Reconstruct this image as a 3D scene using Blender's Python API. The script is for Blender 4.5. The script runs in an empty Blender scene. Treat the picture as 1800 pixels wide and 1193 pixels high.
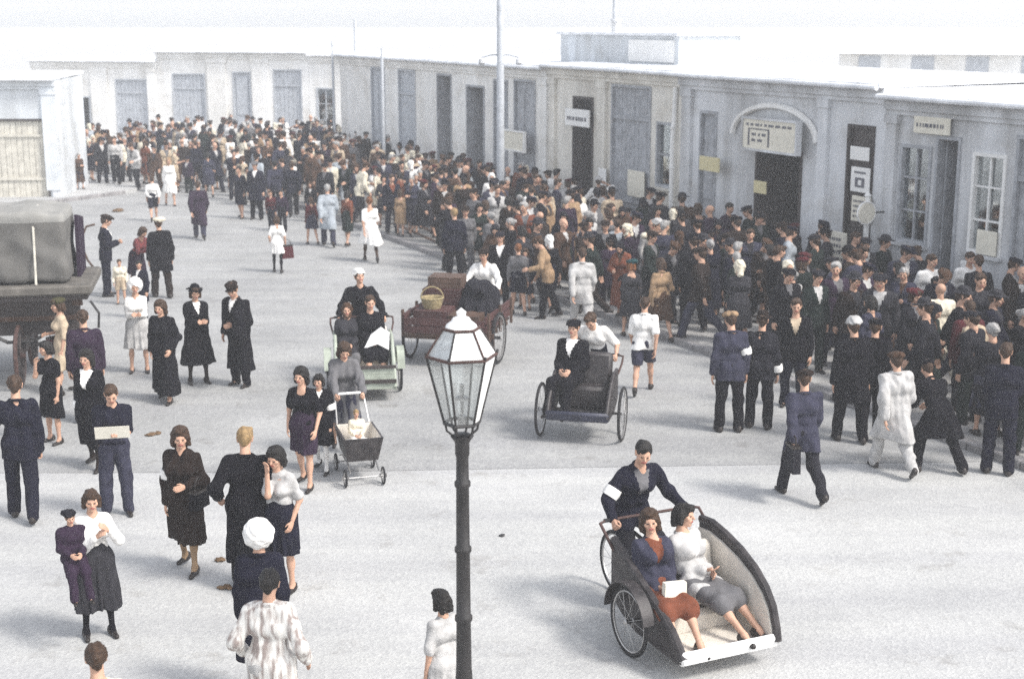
import bpy, math, random
import numpy as np
from mathutils import Vector, Matrix

random.seed(7); RNG = np.random.default_rng(11)
scene = bpy.context.scene
C = scene.collection
R = math.radians

# ------------------------------------------------------------------ camera, sky, sun, exposure
CAM_H = 5.9; PITCH = R(12.54); FPX = 2500.0
cam = bpy.data.cameras.new('camera'); cam.lens = 50; cam.sensor_width = 36; cam.clip_end = 3000
camo = bpy.data.objects.new('camera', cam); C.objects.link(camo)
camo.location = (0, 0, CAM_H); camo.rotation_euler = (math.pi/2 - PITCH, 0, 0)
scene.camera = camo
cam.dof.use_dof = True; cam.dof.focus_distance = 14.5; cam.dof.aperture_fstop = 2.0
scene.render.filter_size = 1.7

SUN_EL = R(48); SUN_AZ = R(118)          # azimuth from +Y towards +X
world = bpy.data.worlds.new('World'); scene.world = world; world.use_nodes = True
wn = world.node_tree; wn.nodes.clear()
sky = wn.nodes.new('ShaderNodeTexSky'); sky.sky_type = 'NISHITA'; sky.sun_disc = False
sky.sun_elevation = SUN_EL; sky.sun_rotation = SUN_AZ; sky.dust_density = 2.0; sky.air_density = 1.0; sky.ozone_density = 1.0
hsv = wn.nodes.new('ShaderNodeHueSaturation'); hsv.inputs['Saturation'].default_value = 0.32
bg = wn.nodes.new('ShaderNodeBackground'); bg.inputs['Strength'].default_value = 0.14
wo = wn.nodes.new('ShaderNodeOutputWorld')
wn.links.new(sky.outputs[0], hsv.inputs['Color']); wn.links.new(hsv.outputs[0], bg.inputs[0]); wn.links.new(bg.outputs[0], wo.inputs[0])

sun = bpy.data.lights.new('sun', 'SUN'); sun.energy = 1.5; sun.angle = R(12); sun.color = (1, .96, .9)
suno = bpy.data.objects.new('sun', sun); C.objects.link(suno)
sd = Vector((math.sin(SUN_AZ)*math.cos(SUN_EL), math.cos(SUN_AZ)*math.cos(SUN_EL), math.sin(SUN_EL)))
suno.rotation_euler = sd.to_track_quat('Z', 'Y').to_euler(); suno.location = (25, -15, 40)

scene.view_settings.view_transform = 'Standard'; scene.view_settings.look = 'None'
scene.view_settings.gamma = 1; scene.view_settings.exposure = 1.2
scene.view_settings.use_curve_mapping = False
scene.cycles.use_denoising = False
scene.cycles.max_bounces = 5; scene.cycles.diffuse_bounces = 3; scene.cycles.volume_bounces = 1
scene.cycles.transparent_max_bounces = 8
scene.cycles.transmission_bounces = 4

def ray(px, py):
    cx = (px-900)/FPX; cy = (596.5-py)/FPX
    return (cx, math.cos(PITCH)+cy*math.sin(PITCH), -math.sin(PITCH)+cy*math.cos(PITCH))
def G(px, py, z=0.0):
    d = ray(px, py); t = (z-CAM_H)/d[2]
    return (d[0]*t, d[1]*t, z)

# ------------------------------------------------------------------ materials
MATS = {}
def mat(key, col, rough=.85, var=.18, scale=6., bump=.25, bscale=60., metal=0., col2=None, spec=.35, detail=4.):
    """procedural surface: base colour broken up by two noises, fine relief"""
    if key in MATS: return MATS[key]
    m = bpy.data.materials.new(key); m.use_nodes = True; nt = m.node_tree; N = nt.nodes; L = nt.links
    b = N['Principled BSDF']; b.inputs['Roughness'].default_value = rough; b.inputs['Metallic'].default_value = metal
    b.inputs['Specular IOR Level'].default_value = spec
    tc = N.new('ShaderNodeTexCoord')
    n1 = N.new('ShaderNodeTexNoise'); n1.inputs['Scale'].default_value = scale; n1.inputs['Detail'].default_value = detail
    L.new(tc.outputs['Object'], n1.inputs['Vector'])
    rp = N.new('ShaderNodeValToRGB'); L.new(n1.outputs['Fac'], rp.inputs[0])
    c2 = col2 or tuple(min(1, c*(1+var)) for c in col)
    c1 = tuple(c*(1-var) for c in col)
    rp.color_ramp.elements[0].position = .3; rp.color_ramp.elements[1].position = .7
    rp.color_ramp.elements[0].color = (*c1, 1); rp.color_ramp.elements[1].color = (*c2, 1)
    L.new(rp.outputs[0], b.inputs['Base Color'])
    if bump > 0:
        n2 = N.new('ShaderNodeTexNoise'); n2.inputs['Scale'].default_value = bscale; n2.inputs['Detail'].default_value = 3
        L.new(tc.outputs['Object'], n2.inputs['Vector'])
        bp = N.new('ShaderNodeBump'); bp.inputs['Strength'].default_value = bump; bp.inputs['Distance'].default_value = .01
        L.new(n2.outputs['Fac'], bp.inputs['Height']); L.new(bp.outputs[0], b.inputs['Normal'])
    MATS[key] = m
    return m

FAB = {  # cloth colours by plain word
 'black': (0.006, 0.0055, 0.008), 'navy': (.010, .010, .019), 'charcoal': (0.015, 0.0145, 0.019), 'dark brown': (0.018, 0.012, 0.01),
 'brown': (0.06, 0.034, 0.022), 'grey': (0.12, 0.117, 0.122), 'slate': (0.035, 0.035, 0.055), 'dark grey': (0.03, 0.029, 0.034),
 'plum': (0.028, 0.017, 0.032), 'maroon': (0.07, 0.015, 0.018), 'rust': (0.15, 0.05, 0.028), 'dark green': (.012, .018, .016),
 'teal': (0.02, 0.055, 0.06), 'beige': (.45, .36, .26), 'light grey': (.42, .41, .4), 'white': (.78, .76, .73),
 'cream': (.66, .6, .48), 'pale blue': (.33, .36, .39), 'olive': (0.06, 0.056, 0.028), 'pink': (.5, .22, .2), 'tan': (.3, .2, .12)}
def fabric(name):
    if name in ('streaked', 'checked'): return pattern(name)
    c = FAB[name]
    return mat('cloth_'+name.replace(' ', '_'), c, rough=.95, var=.22, scale=9., bump=.7, bscale=26., spec=.12)
def pattern(name):
    if name in MATS: return MATS[name]
    m = bpy.data.materials.new('cloth_'+name); m.use_nodes = True; N = m.node_tree.nodes; L = m.node_tree.links
    b = N['Principled BSDF']; b.inputs['Roughness'].default_value = .95; b.inputs['Specular IOR Level'].default_value = .12
    tc = N.new('ShaderNodeTexCoord'); mp = N.new('ShaderNodeMapping')
    mp.inputs['Scale'].default_value = (22, 22, 2.2) if name == 'streaked' else (34, 34, 34)
    L.new(tc.outputs['Object'], mp.inputs[0])
    if name == 'streaked':
        n = N.new('ShaderNodeTexNoise'); n.inputs['Scale'].default_value = 1.0; n.inputs['Detail'].default_value = 2
        out = n.outputs['Fac']
    else:
        n = N.new('ShaderNodeTexChecker'); n.inputs['Scale'].default_value = 1.0; out = n.outputs['Fac']
    L.new(mp.outputs[0], n.inputs['Vector'])
    rp = N.new('ShaderNodeValToRGB'); L.new(out, rp.inputs[0])
    if name == 'streaked':
        rp.color_ramp.elements[0].position = .36; rp.color_ramp.elements[1].position = .58
        rp.color_ramp.elements[0].color = (.30, .25, .23, 1); rp.color_ramp.elements[1].color = (.72, .70, .66, 1)
    else:
        rp.color_ramp.elements[0].color = (.26, .05, .035, 1); rp.color_ramp.elements[1].color = (.06, .04, .06, 1)
    L.new(rp.outputs[0], b.inputs['Base Color'])
    MATS[name] = m
    return m
SKIN = mat('skin', (.50, .30, .21), rough=.6, var=.08, scale=14, bump=.08, spec=.3)
LIP = mat('lip', (.36, .12, .10), rough=.5, var=.05, bump=0)
EYE = mat('eye', (.06, .045, .04), rough=.2, var=.05, bump=0)
LEATHER = mat('shoe_leather', (.018, .013, .011), rough=.45, var=.3, bump=.2, spec=.4)
LEATHERB = mat('brown_leather', (.09, .042, .022), rough=.5, var=.3, bump=.2, spec=.4)
HAIRC = {'black': (.010, .008, .007), 'brown': (.045, .024, .013), 'grey': (.3, .29, .28), 'fair': (.26, .17, .08), 'red': (.16, .06, .02)}
def hairmat(n): return mat('hair_'+n, HAIRC[n], rough=.6, var=.4, scale=30, bump=.6, bscale=110, spec=.3)

# ------------------------------------------------------------------ mesh helpers
def mesh_np(name, V, Q, mats, mi=None, smooth=True):
    me = bpy.data.meshes.new(name)
    V = np.ascontiguousarray(V, dtype=np.float32); Q = np.ascontiguousarray(Q, dtype=np.int32)
    me.vertices.add(len(V)); me.vertices.foreach_set('co', V.ravel())
    n = Q.shape[1]
    me.loops.add(Q.size); me.loops.foreach_set('vertex_index', Q.ravel())
    me.polygons.add(len(Q)); me.polygons.foreach_set('loop_start', np.arange(0, Q.size, n, dtype=np.int32))
    for m in mats: me.materials.append(m)
    if mi is not None: me.polygons.foreach_set('material_index', np.asarray(mi, dtype=np.int32))
    me.polygons.foreach_set('use_smooth', np.full(len(Q), smooth, dtype=bool))
    me.update(calc_edges=True)
    return me
def link(name, me, parent=None):
    o = bpy.data.objects.new(name, me); C.objects.link(o)
    if parent is not None: o.parent = parent
    return o
def tag(o, label, cat, group=None):
    o['label'] = label; o['category'] = cat
    if group: o['group'] = group
    return o
def empty(name, loc=(0, 0, 0), rz=0.):
    o = bpy.data.objects.new(name, None); o.empty_display_size = .2; C.objects.link(o)
    o.location = loc; o.rotation_euler = (0, 0, rz)
    return o
def struct(o): o['kind'] = 'structure'; return o

class MB:
    """collects boxes, bars, tubes, lathes into ONE mesh"""
    def __init__(s): s.v = []; s.f = []; s.m = []
    def add(s, vs, fs, mi=0):
        o = len(s.v); s.v += [tuple(v) for v in vs]; s.f += [tuple(i+o for i in f) for f in fs]; s.m += [mi]*len(fs); return s
    def box(s, c, d, rot=None, mi=0, bev=0.):
        x, y, z = d[0]/2, d[1]/2, d[2]/2
        if bev > 0:
            b = min(bev, x*.9, y*.9, z*.9); vs = []
            for sx in (-1, 1):
                for sy in (-1, 1):
                    for sz in (-1, 1):
                        vs += [(sx*(x-b), sy*(y-b), sz*z), (sx*(x-b), sy*y, sz*(z-b)), (sx*x, sy*(y-b), sz*(z-b))]
            fs = []
            def I(sx, sy, sz, k): return ((sx > 0)*4+(sy > 0)*2+(sz > 0))*3+k
            for k, ax in ((0, 2), (1, 1), (2, 0)):
                for sg in (-1, 1):
                    quad = []
                    for (a, bb) in ((-1, -1), (1, -1), (1, 1), (-1, 1)):
                        t = {2: (a, bb, sg), 1: (a, sg, bb), 0: (sg, a, bb)}[ax]
                        quad.append(I(*t, k))
                    flip = (sg < 0) ^ (ax == 1)
                    fs.append(tuple(quad[::-1]) if flip else tuple(quad))
            for a in (-1, 1):
                for bb in (-1, 1):
                    fs.append((I(-1, a, bb, 0), I(1, a, bb, 0), I(1, a, bb, 1), I(-1, a, bb, 1))[::(-1 if a*bb > 0 else 1)])
                    fs.append((I(a, -1, bb, 0), I(a, 1, bb, 0), I(a, 1, bb, 2), I(a, -1, bb, 2))[::(1 if a*bb > 0 else -1)])
                    fs.append((I(a, bb, -1, 1), I(a, bb, 1, 1), I(a, bb, 1, 2), I(a, bb, -1, 2))[::(-1 if a*bb > 0 else 1)])
                    for cz in (-1, 1):
                        fs.append((I(a, bb, cz, 0), I(a, bb, cz, 1), I(a, bb, cz, 2))[::(1 if a*bb*cz > 0 else -1)])
        else:
            vs = [(sx*x, sy*y, sz*z) for sx in (-1, 1) for sy in (-1, 1) for sz in (-1, 1)]
            fs = [(0, 1, 3, 2), (4, 6, 7, 5), (0, 4, 5, 1), (2, 3, 7, 6), (0, 2, 6, 4), (1, 5, 7, 3)]
        M = rot if rot is not None else Matrix()
        c = Vector(c)
        return s.add([(M @ Vector(v)) + c for v in vs], fs, mi)
    def span(s, a, b, mi=0, bev=0.):
        return s.box([(a[i]+b[i])/2 for i in range(3)], [abs(b[i]-a[i]) for i in range(3)], mi=mi, bev=bev)
    def tube(s, pts, r, n=8, mi=0, cap=True, closed=False):
        pts = [Vector(p) for p in pts]; k = len(pts); rs = r if isinstance(r, (list, tuple)) else [r]*k
        rings = []; up = None
        for i, p in enumerate(pts):
            if closed: t = pts[(i+1) % k]-pts[i-1]
            else: t = pts[min(i+1, k-1)]-pts[max(i-1, 0)]
            t.normalize()
            if up is None: up = Vector((0, 0, 1)) if abs(t.z) < .9 else Vector((0, 1, 0))
            a = t.cross(up).normalized(); b = a.cross(t).normalized(); up = b
            rings.append([p+(a*math.cos(2*math.pi*j/n)+b*math.sin(2*math.pi*j/n))*rs[i] for j in range(n)])
        vs = [v for rg in rings for v in rg]; fs = []
        for i in range(k if closed else k-1):
            i2 = (i+1) % k
            for j in range(n):
                j2 = (j+1) % n
                fs.append((i*n+j, i*n+j2, i2*n+j2, i2*n+j))
        if cap and not closed:
            fs.append(tuple(range(n))[::-1]); fs.append(tuple((k-1)*n+j for j in range(n)))
        return s.add(vs, fs, mi)
    def lathe(s, prof, n=16, c=(0, 0, 0), mi=0, axis='z', rot0=0.):
        vs = []
        for (r, z) in prof:
            for j in range(n):
                a = 2*math.pi*j/n+rot0
                p = (r*math.cos(a), r*math.sin(a), z)
                if axis == 'x': p = (p[2], p[0], p[1])
                vs.append((p[0]+c[0], p[1]+c[1], p[2]+c[2]))
        fs = []
        for i in range(len(prof)-1):
            for j in range(n):
                j2 = (j+1) % n
                fs.append((i*n+j, i*n+j2, (i+1)*n+j2, (i+1)*n+j))
        if prof[0][0] > 1e-6: fs.append(tuple(range(n))[::-1])
        if prof[-1][0] > 1e-6: fs.append(tuple((len(prof)-1)*n+j for j in range(n)))
        return s.add(vs, fs, mi)
    def prism(s, poly, y0, y1, mi=0, axis='y'):
        """poly in (a,b); extruded along axis"""
        n = len(poly)
        def P(a, b, t): return (a, t, b) if axis == 'y' else ((t, a, b) if axis == 'x' else (a, b, t))
        vs = [P(a, b, y0) for a, b in poly]+[P(a, b, y1) for a, b in poly]
        fs = [tuple(range(n)), tuple(range(2*n-1, n-1, -1))]+[(i, n+i, n+(i+1) % n, (i+1) % n) for i in range(n)]
        return s.add(vs, fs, mi)
    def mesh(s, name, mats, smooth=False):
        me = bpy.data.meshes.new(name); me.from_pydata(s.v, [], s.f)
        for m in (mats if isinstance(mats, (list, tuple)) else [mats]): me.materials.append(m)
        me.polygons.foreach_set('material_index', s.m)
        if smooth: me.polygons.foreach_set('use_smooth', [True]*len(s.f))
        import bmesh
        bm = bmesh.new(); bm.from_mesh(me); bmesh.ops.recalc_face_normals(bm, faces=bm.faces); bm.to_mesh(me); bm.free()
        if smooth:
            try: me.set_sharp_from_angle(angle=R(40))
            except Exception: pass
        return me
    def build(s, name, mats, parent=None, smooth=False): return link(name, s.mesh(name, mats, smooth), parent)

# ------------------------------------------------------------------ distance-field modelling of bodies and clothes
def smin(a, b, k):
    h = np.clip(.5+.5*(b-a)/k, 0, 1)
    return b+(a-b)*h-k*h*(1-h)
def field(prims, k, cell, pad=.05):
    lo = np.array([1e9]*3); hi = -lo
    for p in prims:
        if isinstance(p[0], str): a = np.array(p[1])-p[2]; b = np.array(p[1])+p[2]
        else:
            A, B, ra, rb = p; r = max(ra, rb); a = np.minimum(A, B)-r; b = np.maximum(A, B)+r
        lo = np.minimum(lo, a); hi = np.maximum(hi, b)
    lo = lo-pad; hi = hi+pad
    n = np.ceil((hi-lo)/cell).astype(int)+1
    ax = [lo[i]+cell*np.arange(n[i]) for i in range(3)]
    D = np.full(tuple(n), .12, dtype=np.float64)
    for p in prims:
        if isinstance(p[0], str): c = np.array(p[1]); r = np.array(p[2]); a = c-r-.1; b = c+r+.1
        else:
            A, B, ra, rb = p; A = np.asarray(A, float); B = np.asarray(B, float); rr = max(ra, rb)+.1
            a = np.minimum(A, B)-rr; b = np.maximum(A, B)+rr
        sl = []
        for i in range(3):
            i0 = max(0, int((a[i]-lo[i])/cell)); i1 = min(n[i], int((b[i]-lo[i])/cell)+2); sl.append(slice(i0, i1))
        X = ax[0][sl[0]][:, None, None]; Y = ax[1][sl[1]][None, :, None]; Z = ax[2][sl[2]][None, None, :]
        if isinstance(p[0], str):
            q = np.sqrt(((X-c[0])/r[0])**2+((Y-c[1])/r[1])**2+((Z-c[2])/r[2])**2)
            d = (q-1)*r.min()
        else:
            ba = B-A; l2 = max(float(ba@ba), 1e-9)
            t = np.clip(((X-A[0])*ba[0]+(Y-A[1])*ba[1]+(Z-A[2])*ba[2])/l2, 0, 1)
            d = np.sqrt((X-A[0]-t*ba[0])**2+(Y-A[1]-t*ba[1])**2+(Z-A[2]-t*ba[2])**2)-(ra+t*(rb-ra))
        s_ = tuple(sl); D[s_] = smin(D[s_], d, k)
    return D, lo, ax
def snets(D, lo, cell):
    S = D < 0
    c = [S[i:S.shape[0]-1+i, j:S.shape[1]-1+j, k:S.shape[2]-1+k] for i in (0, 1) for j in (0, 1) for k in (0, 1)]
    cnt = sum(x.astype(np.int8) for x in c)
    act = (cnt > 0) & (cnt < 8)
    I, J, K = np.nonzero(act); nv = len(I)
    idx = np.full(act.shape, -1, dtype=np.int32); idx[I, J, K] = np.arange(nv)
    off = [(i, j, k) for i in (0, 1) for j in (0, 1) for k in (0, 1)]
    d = [D[I+o[0], J+o[1], K+o[2]] for o in off]
    acc = np.zeros((nv, 3)); num = np.zeros(nv)
    for a in range(8):
        for b in range(a+1, 8):
            if sum(abs(off[a][i]-off[b][i]) for i in range(3)) != 1: continue
            m = (d[a] < 0) != (d[b] < 0)
            t = d[a][m]/(d[a][m]-d[b][m])
            oa = np.array(off[a], float); ob = np.array(off[b], float)
            acc[m] += oa+t[:, None]*(ob-oa); num[m] += 1
    V = (np.stack([I, J, K], 1)+acc/num[:, None])*cell+lo
    quads = []
    for axn in range(3):
        sa = [slice(None)]*3; sb = [slice(None)]*3
        sa[axn] = slice(0, -1); sb[axn] = slice(1, None)
        o1, o2 = [(1, 2), (2, 0), (0, 1)][axn]
        for q in (o1, o2):
            sa[q] = slice(1, -1); sb[q] = slice(1, -1)
        A = S[tuple(sa)]; B = S[tuple(sb)]
        e = np.nonzero(A != B)
        base = [e[0].copy(), e[1].copy(), e[2].copy()]
        base[o1] += 1; base[o2] += 1
        def cellid(d1, d2):
            q = [base[0], base[1], base[2]]; q = list(q)
            q[o1] = base[o1]-d1; q[o2] = base[o2]-d2
            return idx[q[0], q[1], q[2]]
        Q = np.stack([cellid(1, 1), cellid(0, 1), cellid(0, 0), cellid(1, 0)], 1)
        fl = B[e]  # outside -> inside : flip
        Q[fl] = Q[fl][:, ::-1]
        quads.append(Q)
    return V, np.concatenate(quads)
def wrinkle(ax, amp, seed, f=1.0, vert=1.0):
    r = np.random.default_rng(seed)
    X = ax[0][:, None, None]; Y = ax[1][None, :, None]; Z = ax[2][None, None, :]
    out = 0
    for i in range(4):
        kx, ky = r.normal(0, 22*f, 2); kz = r.normal(0, 13*f*vert); ph = r.uniform(0, 6.28)
        w = r.normal(0, 9, 3)
        out = out+np.sin(kx*X+ky*Y+kz*Z+ph+1.1*np.sin(w[0]*X+w[1]*Y+w[2]*Z+ph*2))
    return out*amp/2
def V3(*a): return np.array(a, float)

# ---- head, hands, shoes, hair and hats : made once, in head / wrist / ankle space
TPL = {}
def head_tpl(kind):
    if ('head', kind) in TPL: return TPL[('head', kind)]
    f = kind == 'f'
    jw = .052 if f else .059
    P = [('e', (0, -.012, .03), (.076, .095, .086)), ('e', (0, .022, -.042), (jw, .066, .072)),
         (V3(0, .062, -.094), V3(0, .056, -.09), .02, .02),
         (V3(0, .088, .012), V3(0, .110, -.024), .008, .0125),
         (V3(-.034, .076, .021), V3(.034, .076, .021), .013, .013),
         (V3(-.045, .058, -.022), V3(-.04, .06, -.024), .022, .022), (V3(.045, .058, -.022), V3(.04, .06, -.024), .022, .022),
         (V3(-.021, .085, -.056), V3(.021, .085, -.056), .009, .009),
         (V3(-.079, -.008, .02), V3(-.075, -.002, -.028), .012, .009), (V3(.079, -.008, .02), V3(.075, -.002, -.028), .012, .009),
         (V3(0, -.012, -.05), V3(0, -.03, -.16), .05, .054)]
    cell = .0095
    D, lo, ax = field(P, .018, cell, .02)
    X = ax[0][:, None, None]; Y = ax[1][None, :, None]; Z = ax[2][None, None, :]
    for s in (-1, 1):
        e = np.sqrt((X-s*.032)**2+(Y-.098)**2+(Z-.002)**2)-.0165
        D = np.maximum(D, -e)
        D = np.minimum(D, np.sqrt((X-s*.031)**2+(Y-.079)**2+(Z-.002)**2)-.0115)
    V, Q = snets(D, lo, cell)
    c = V[Q].mean(1); mi = np.zeros(len(Q), int)
    mi[(np.abs(c[:, 2]+.056) < .011) & (np.abs(c[:, 0]) < .026) & (c[:, 1] > .08)] = 1
    mi[(np.abs(c[:, 2]-.002) < .0085) & (np.abs(np.abs(c[:, 0])-.031) < .012) & (c[:, 1] > .068)] = 2
    TPL[('head', kind)] = (V, Q, mi); return TPL[('head', kind)]
def hand_tpl(kind):
    if ('hand', kind) in TPL: return TPL[('hand', kind)]
    curl = {'relaxed': .35, 'grip': 1.25}[kind]
    P = [(V3(0, .012, -.02), V3(0, .026, -.085), .018, .014), (V3(0, -.012, -.02), V3(0, -.026, -.08), .018, .013),
         (V3(0, 0, .01), V3(0, 0, -.09), .024, .015)]
    for y, l in ((.032, .072), (.011, .082), (-.011, .077), (-.031, .06)):
        p = V3(0, y, -.09); ang = 0.
        for seg in (.42, .33, .25):
            ang += curl*.85
            q = p+l*seg*V3(-math.sin(ang), 0, -math.cos(ang)); P.append((p, q, .0092, .0085)); p = q
    P += [(V3(-.004, .02, -.03), V3(-.016, .05, -.062), .013, .0105), (V3(-.016, .05, -.062), V3(-.032, .054, -.095), .0105, .0085)]
    cell = .0075
    D, lo, ax = field(P, .006, cell, .02)
    V, Q = snets(D, lo, cell)
    TPL[('hand', kind)] = (V, Q); return TPL[('hand', kind)]
def shoe_mesh(col):
    key = ('shoe', col)
    if key in TPL: return TPL[key]
    P = [(V3(0, -.055, -.045), V3(0, .0, -.045), .040, .040), (V3(0, 0, -.05), V3(.006, .14, -.062), .038, .030),
         (V3(0, -.03, -.01), V3(0, -.03, .0), .042, .043)]
    D, lo, ax = field(P, .03, .0125, .03)
    Z = ax[2][None, None, :]; D = np.maximum(D, -.083-Z); D = np.maximum(D, Z-.02)
    V, Q = snets(D, lo, .0125)
    TPL[key] = mesh_np('shoe', V, Q, [{'black': LEATHER, 'brown': LEATHERB}.get(col) or fabric(col)]); return TPL[key]
def hair_mesh(kind, col):
    key = ('hair', kind, col)
    if key in TPL: return TPL[key]
    cell = .0115; r = np.random.default_rng(hash(kind) % 1000 if False else len(kind)*7)
    base = [('e', (0, -.018, .036), (.087, .105, .096))]
    m = None
    if kind == 'short': P = base+[(V3(0, -.075, .0), V3(0, -.07, -.045), .045, .035), ('e', (.02, .06, .09), (.06, .05, .035))]
    elif kind == 'wavy': P = base+[('e', (0, -.03, .03), (.1, .11, .1)), (V3(-.075, -.03, .02), V3(-.085, -.03, -.09), .035, .036), (V3(.075, -.03, .02), V3(.085, -.03, -.09), .035, .036), (V3(-.04, -.09, 0), V3(-.045, -.09, -.13), .045, .04), (V3(.04, -.09, 0), V3(.045, -.09, -.13), .045, .04), ('e', (0, .06, .1), (.06, .05, .035))]
    elif kind == 'bob': P = base+[(V3(-.075, -.01, .02), V3(-.08, -.005, -.07), .034, .03), (V3(.075, -.01, .02), V3(.08, -.005, -.07), .034, .03), (V3(-.04, -.08, 0), V3(-.045, -.085, -.08), .05, .045), (V3(.04, -.08, 0), V3(.045, -.085, -.08), .05, .045), ('e', (0, .06, .085), (.07, .045, .04))]
    elif kind == 'bun': P = base+[('e', (0, -.13, .03), (.05, .045, .05)), (V3(0, -.07, .0), V3(0, -.07, -.04), .05, .04)]
    elif kind == 'fringe': P = base+[(V3(0, -.075, .0), V3(0, -.07, -.05), .05, .04)]
    elif kind == 'headscarf': P = [('e', (0, -.02, .032), (.094, .112, .102)), (V3(-.07, 0, 0), V3(-.045, .03, -.11), .04, .03), (V3(.07, 0, 0), V3(.045, .03, -.11), .04, .03), (V3(0, -.06, 0), V3(0, -.1, -.15), .07, .05), (V3(0, .05, -.125), V3(0, .055, -.15), .03, .02)]
    elif kind == 'flat_cap': P = [('e', (0, -.008, .082), (.105, .125, .046)), ('e', (0, .1, .062), (.072, .062, .014)), ('e', (0, -.018, .06), (.088, .104, .04))]
    elif kind == 'peaked_cap': P = [('e', (0, -.005, .1), (.112, .128, .028)), ('e', (0, .105, .052), (.068, .05, .012)), ('e', (0, -.018, .062), (.087, .104, .045))]
    elif kind == 'brimmed_hat': P = [('e', (0, -.01, .062), (.135, .15, .016)), ('e', (0, -.012, .105), (.083, .1, .065))]
    elif kind == 'beret': P = [('e', (.02, -.03, .085), (.125, .13, .055)), ('e', (0, -.018, .055), (.088, .105, .045))]
    elif kind == 'round_hat': P = [('e', (0, -.045, .03), (.145, .145, .15))]
    elif kind == 'cloth_cap': P = [('e', (0, -.018, .075), (.095, .11, .075)), ('e', (0, -.018, .05), (.1, .115, .03))]
    D, lo, ax = field(P, .02, cell, .03)
    X = ax[0][:, None, None]; Y = ax[1][None, :, None]; Z = ax[2][None, None, :]
    if kind in ('short', 'wavy', 'bob', 'bun', 'fringe', 'headscarf', 'round_hat'):
        fz = {'short': -.02, 'wavy': -.03, 'bob': -.035, 'bun': -.02, 'fringe': -.04, 'headscarf': -.025, 'round_hat': -.03}[kind]
        w = {'short': .078, 'wavy': .062, 'bob': .06, 'bun': .075, 'fringe': .066, 'headscarf': .062, 'round_hat': .07}[kind]
        q = np.sqrt((X/w)**2+((Y-.11)/.085)**2+((Z-fz)/.088)**2)
        D = np.maximum(D, -(q-1)*.06)
    if kind == 'short': D = np.maximum(D, np.where(Y > -.03, .012-Z, -1.))
    if kind == 'cloth_cap': D = np.maximum(D, .022-Z-.12*Y*0)
    D = D+wrinkle(ax, .0035 if kind in ('flat_cap', 'peaked_cap', 'brimmed_hat') else .006, len(kind), 3.0)
    V, Q = snets(D, lo, cell)
    mm = fabric(col) if kind in HATS else hairmat(col)
    TPL[key] = mesh_np(kind, V, Q, [mm]); return TPL[key]
HATS = ('headscarf', 'flat_cap', 'peaked_cap', 'brimmed_hat', 'beret', 'round_hat', 'cloth_cap')

def rotx(a): c, s = math.cos(a), math.sin(a); return np.array([[1, 0, 0], [0, c, -s], [0, s, c]])
def roty(a): c, s = math.cos(a), math.sin(a); return np.array([[c, 0, s], [0, 1, 0], [-s, 0, c]])
def rotz(a): c, s = math.cos(a), math.sin(a); return np.array([[c, -s, 0], [s, c, 0], [0, 0, 1]])
def nrm(v): return v/max(1e-9, np.linalg.norm(v))

WALK = dict(legs=((24, 8, 3), (-17, 26, 3)), arms=((.03, -.17, -.52), (.03, .19, -.5)))
WALKM = dict(legs=((-17, 26, 3), (24, 8, 3)), arms=((.03, .19, -.5), (.03, -.17, -.52)))
STEP = dict(legs=((12, 6, 3), (-10, 14, 3)), arms=((.05, .06, -.55), (.05, -.06, -.55)))
STAND = dict(legs=((3, 4, 4), (-2, 2, 4)), arms=((.07, .03, -.56), (.07, .03, -.56)))
HOLD = dict(legs=((3, 4, 4), (-2, 2, 4)), arms=((-.13, .27, -.24), (-.13, .27, -.24)))
BAG = dict(legs=((12, 6, 3), (-10, 14, 3)), arms=((.05, .06, -.55), (-.02, .22, -.28)))
FACE = dict(legs=((3, 4, 4), (-2, 2, 4)), arms=((.05, .04, -.55), (-.12, .25, .02)))
def posed(base, **k): d = dict(base); d.update(k); return d

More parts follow.
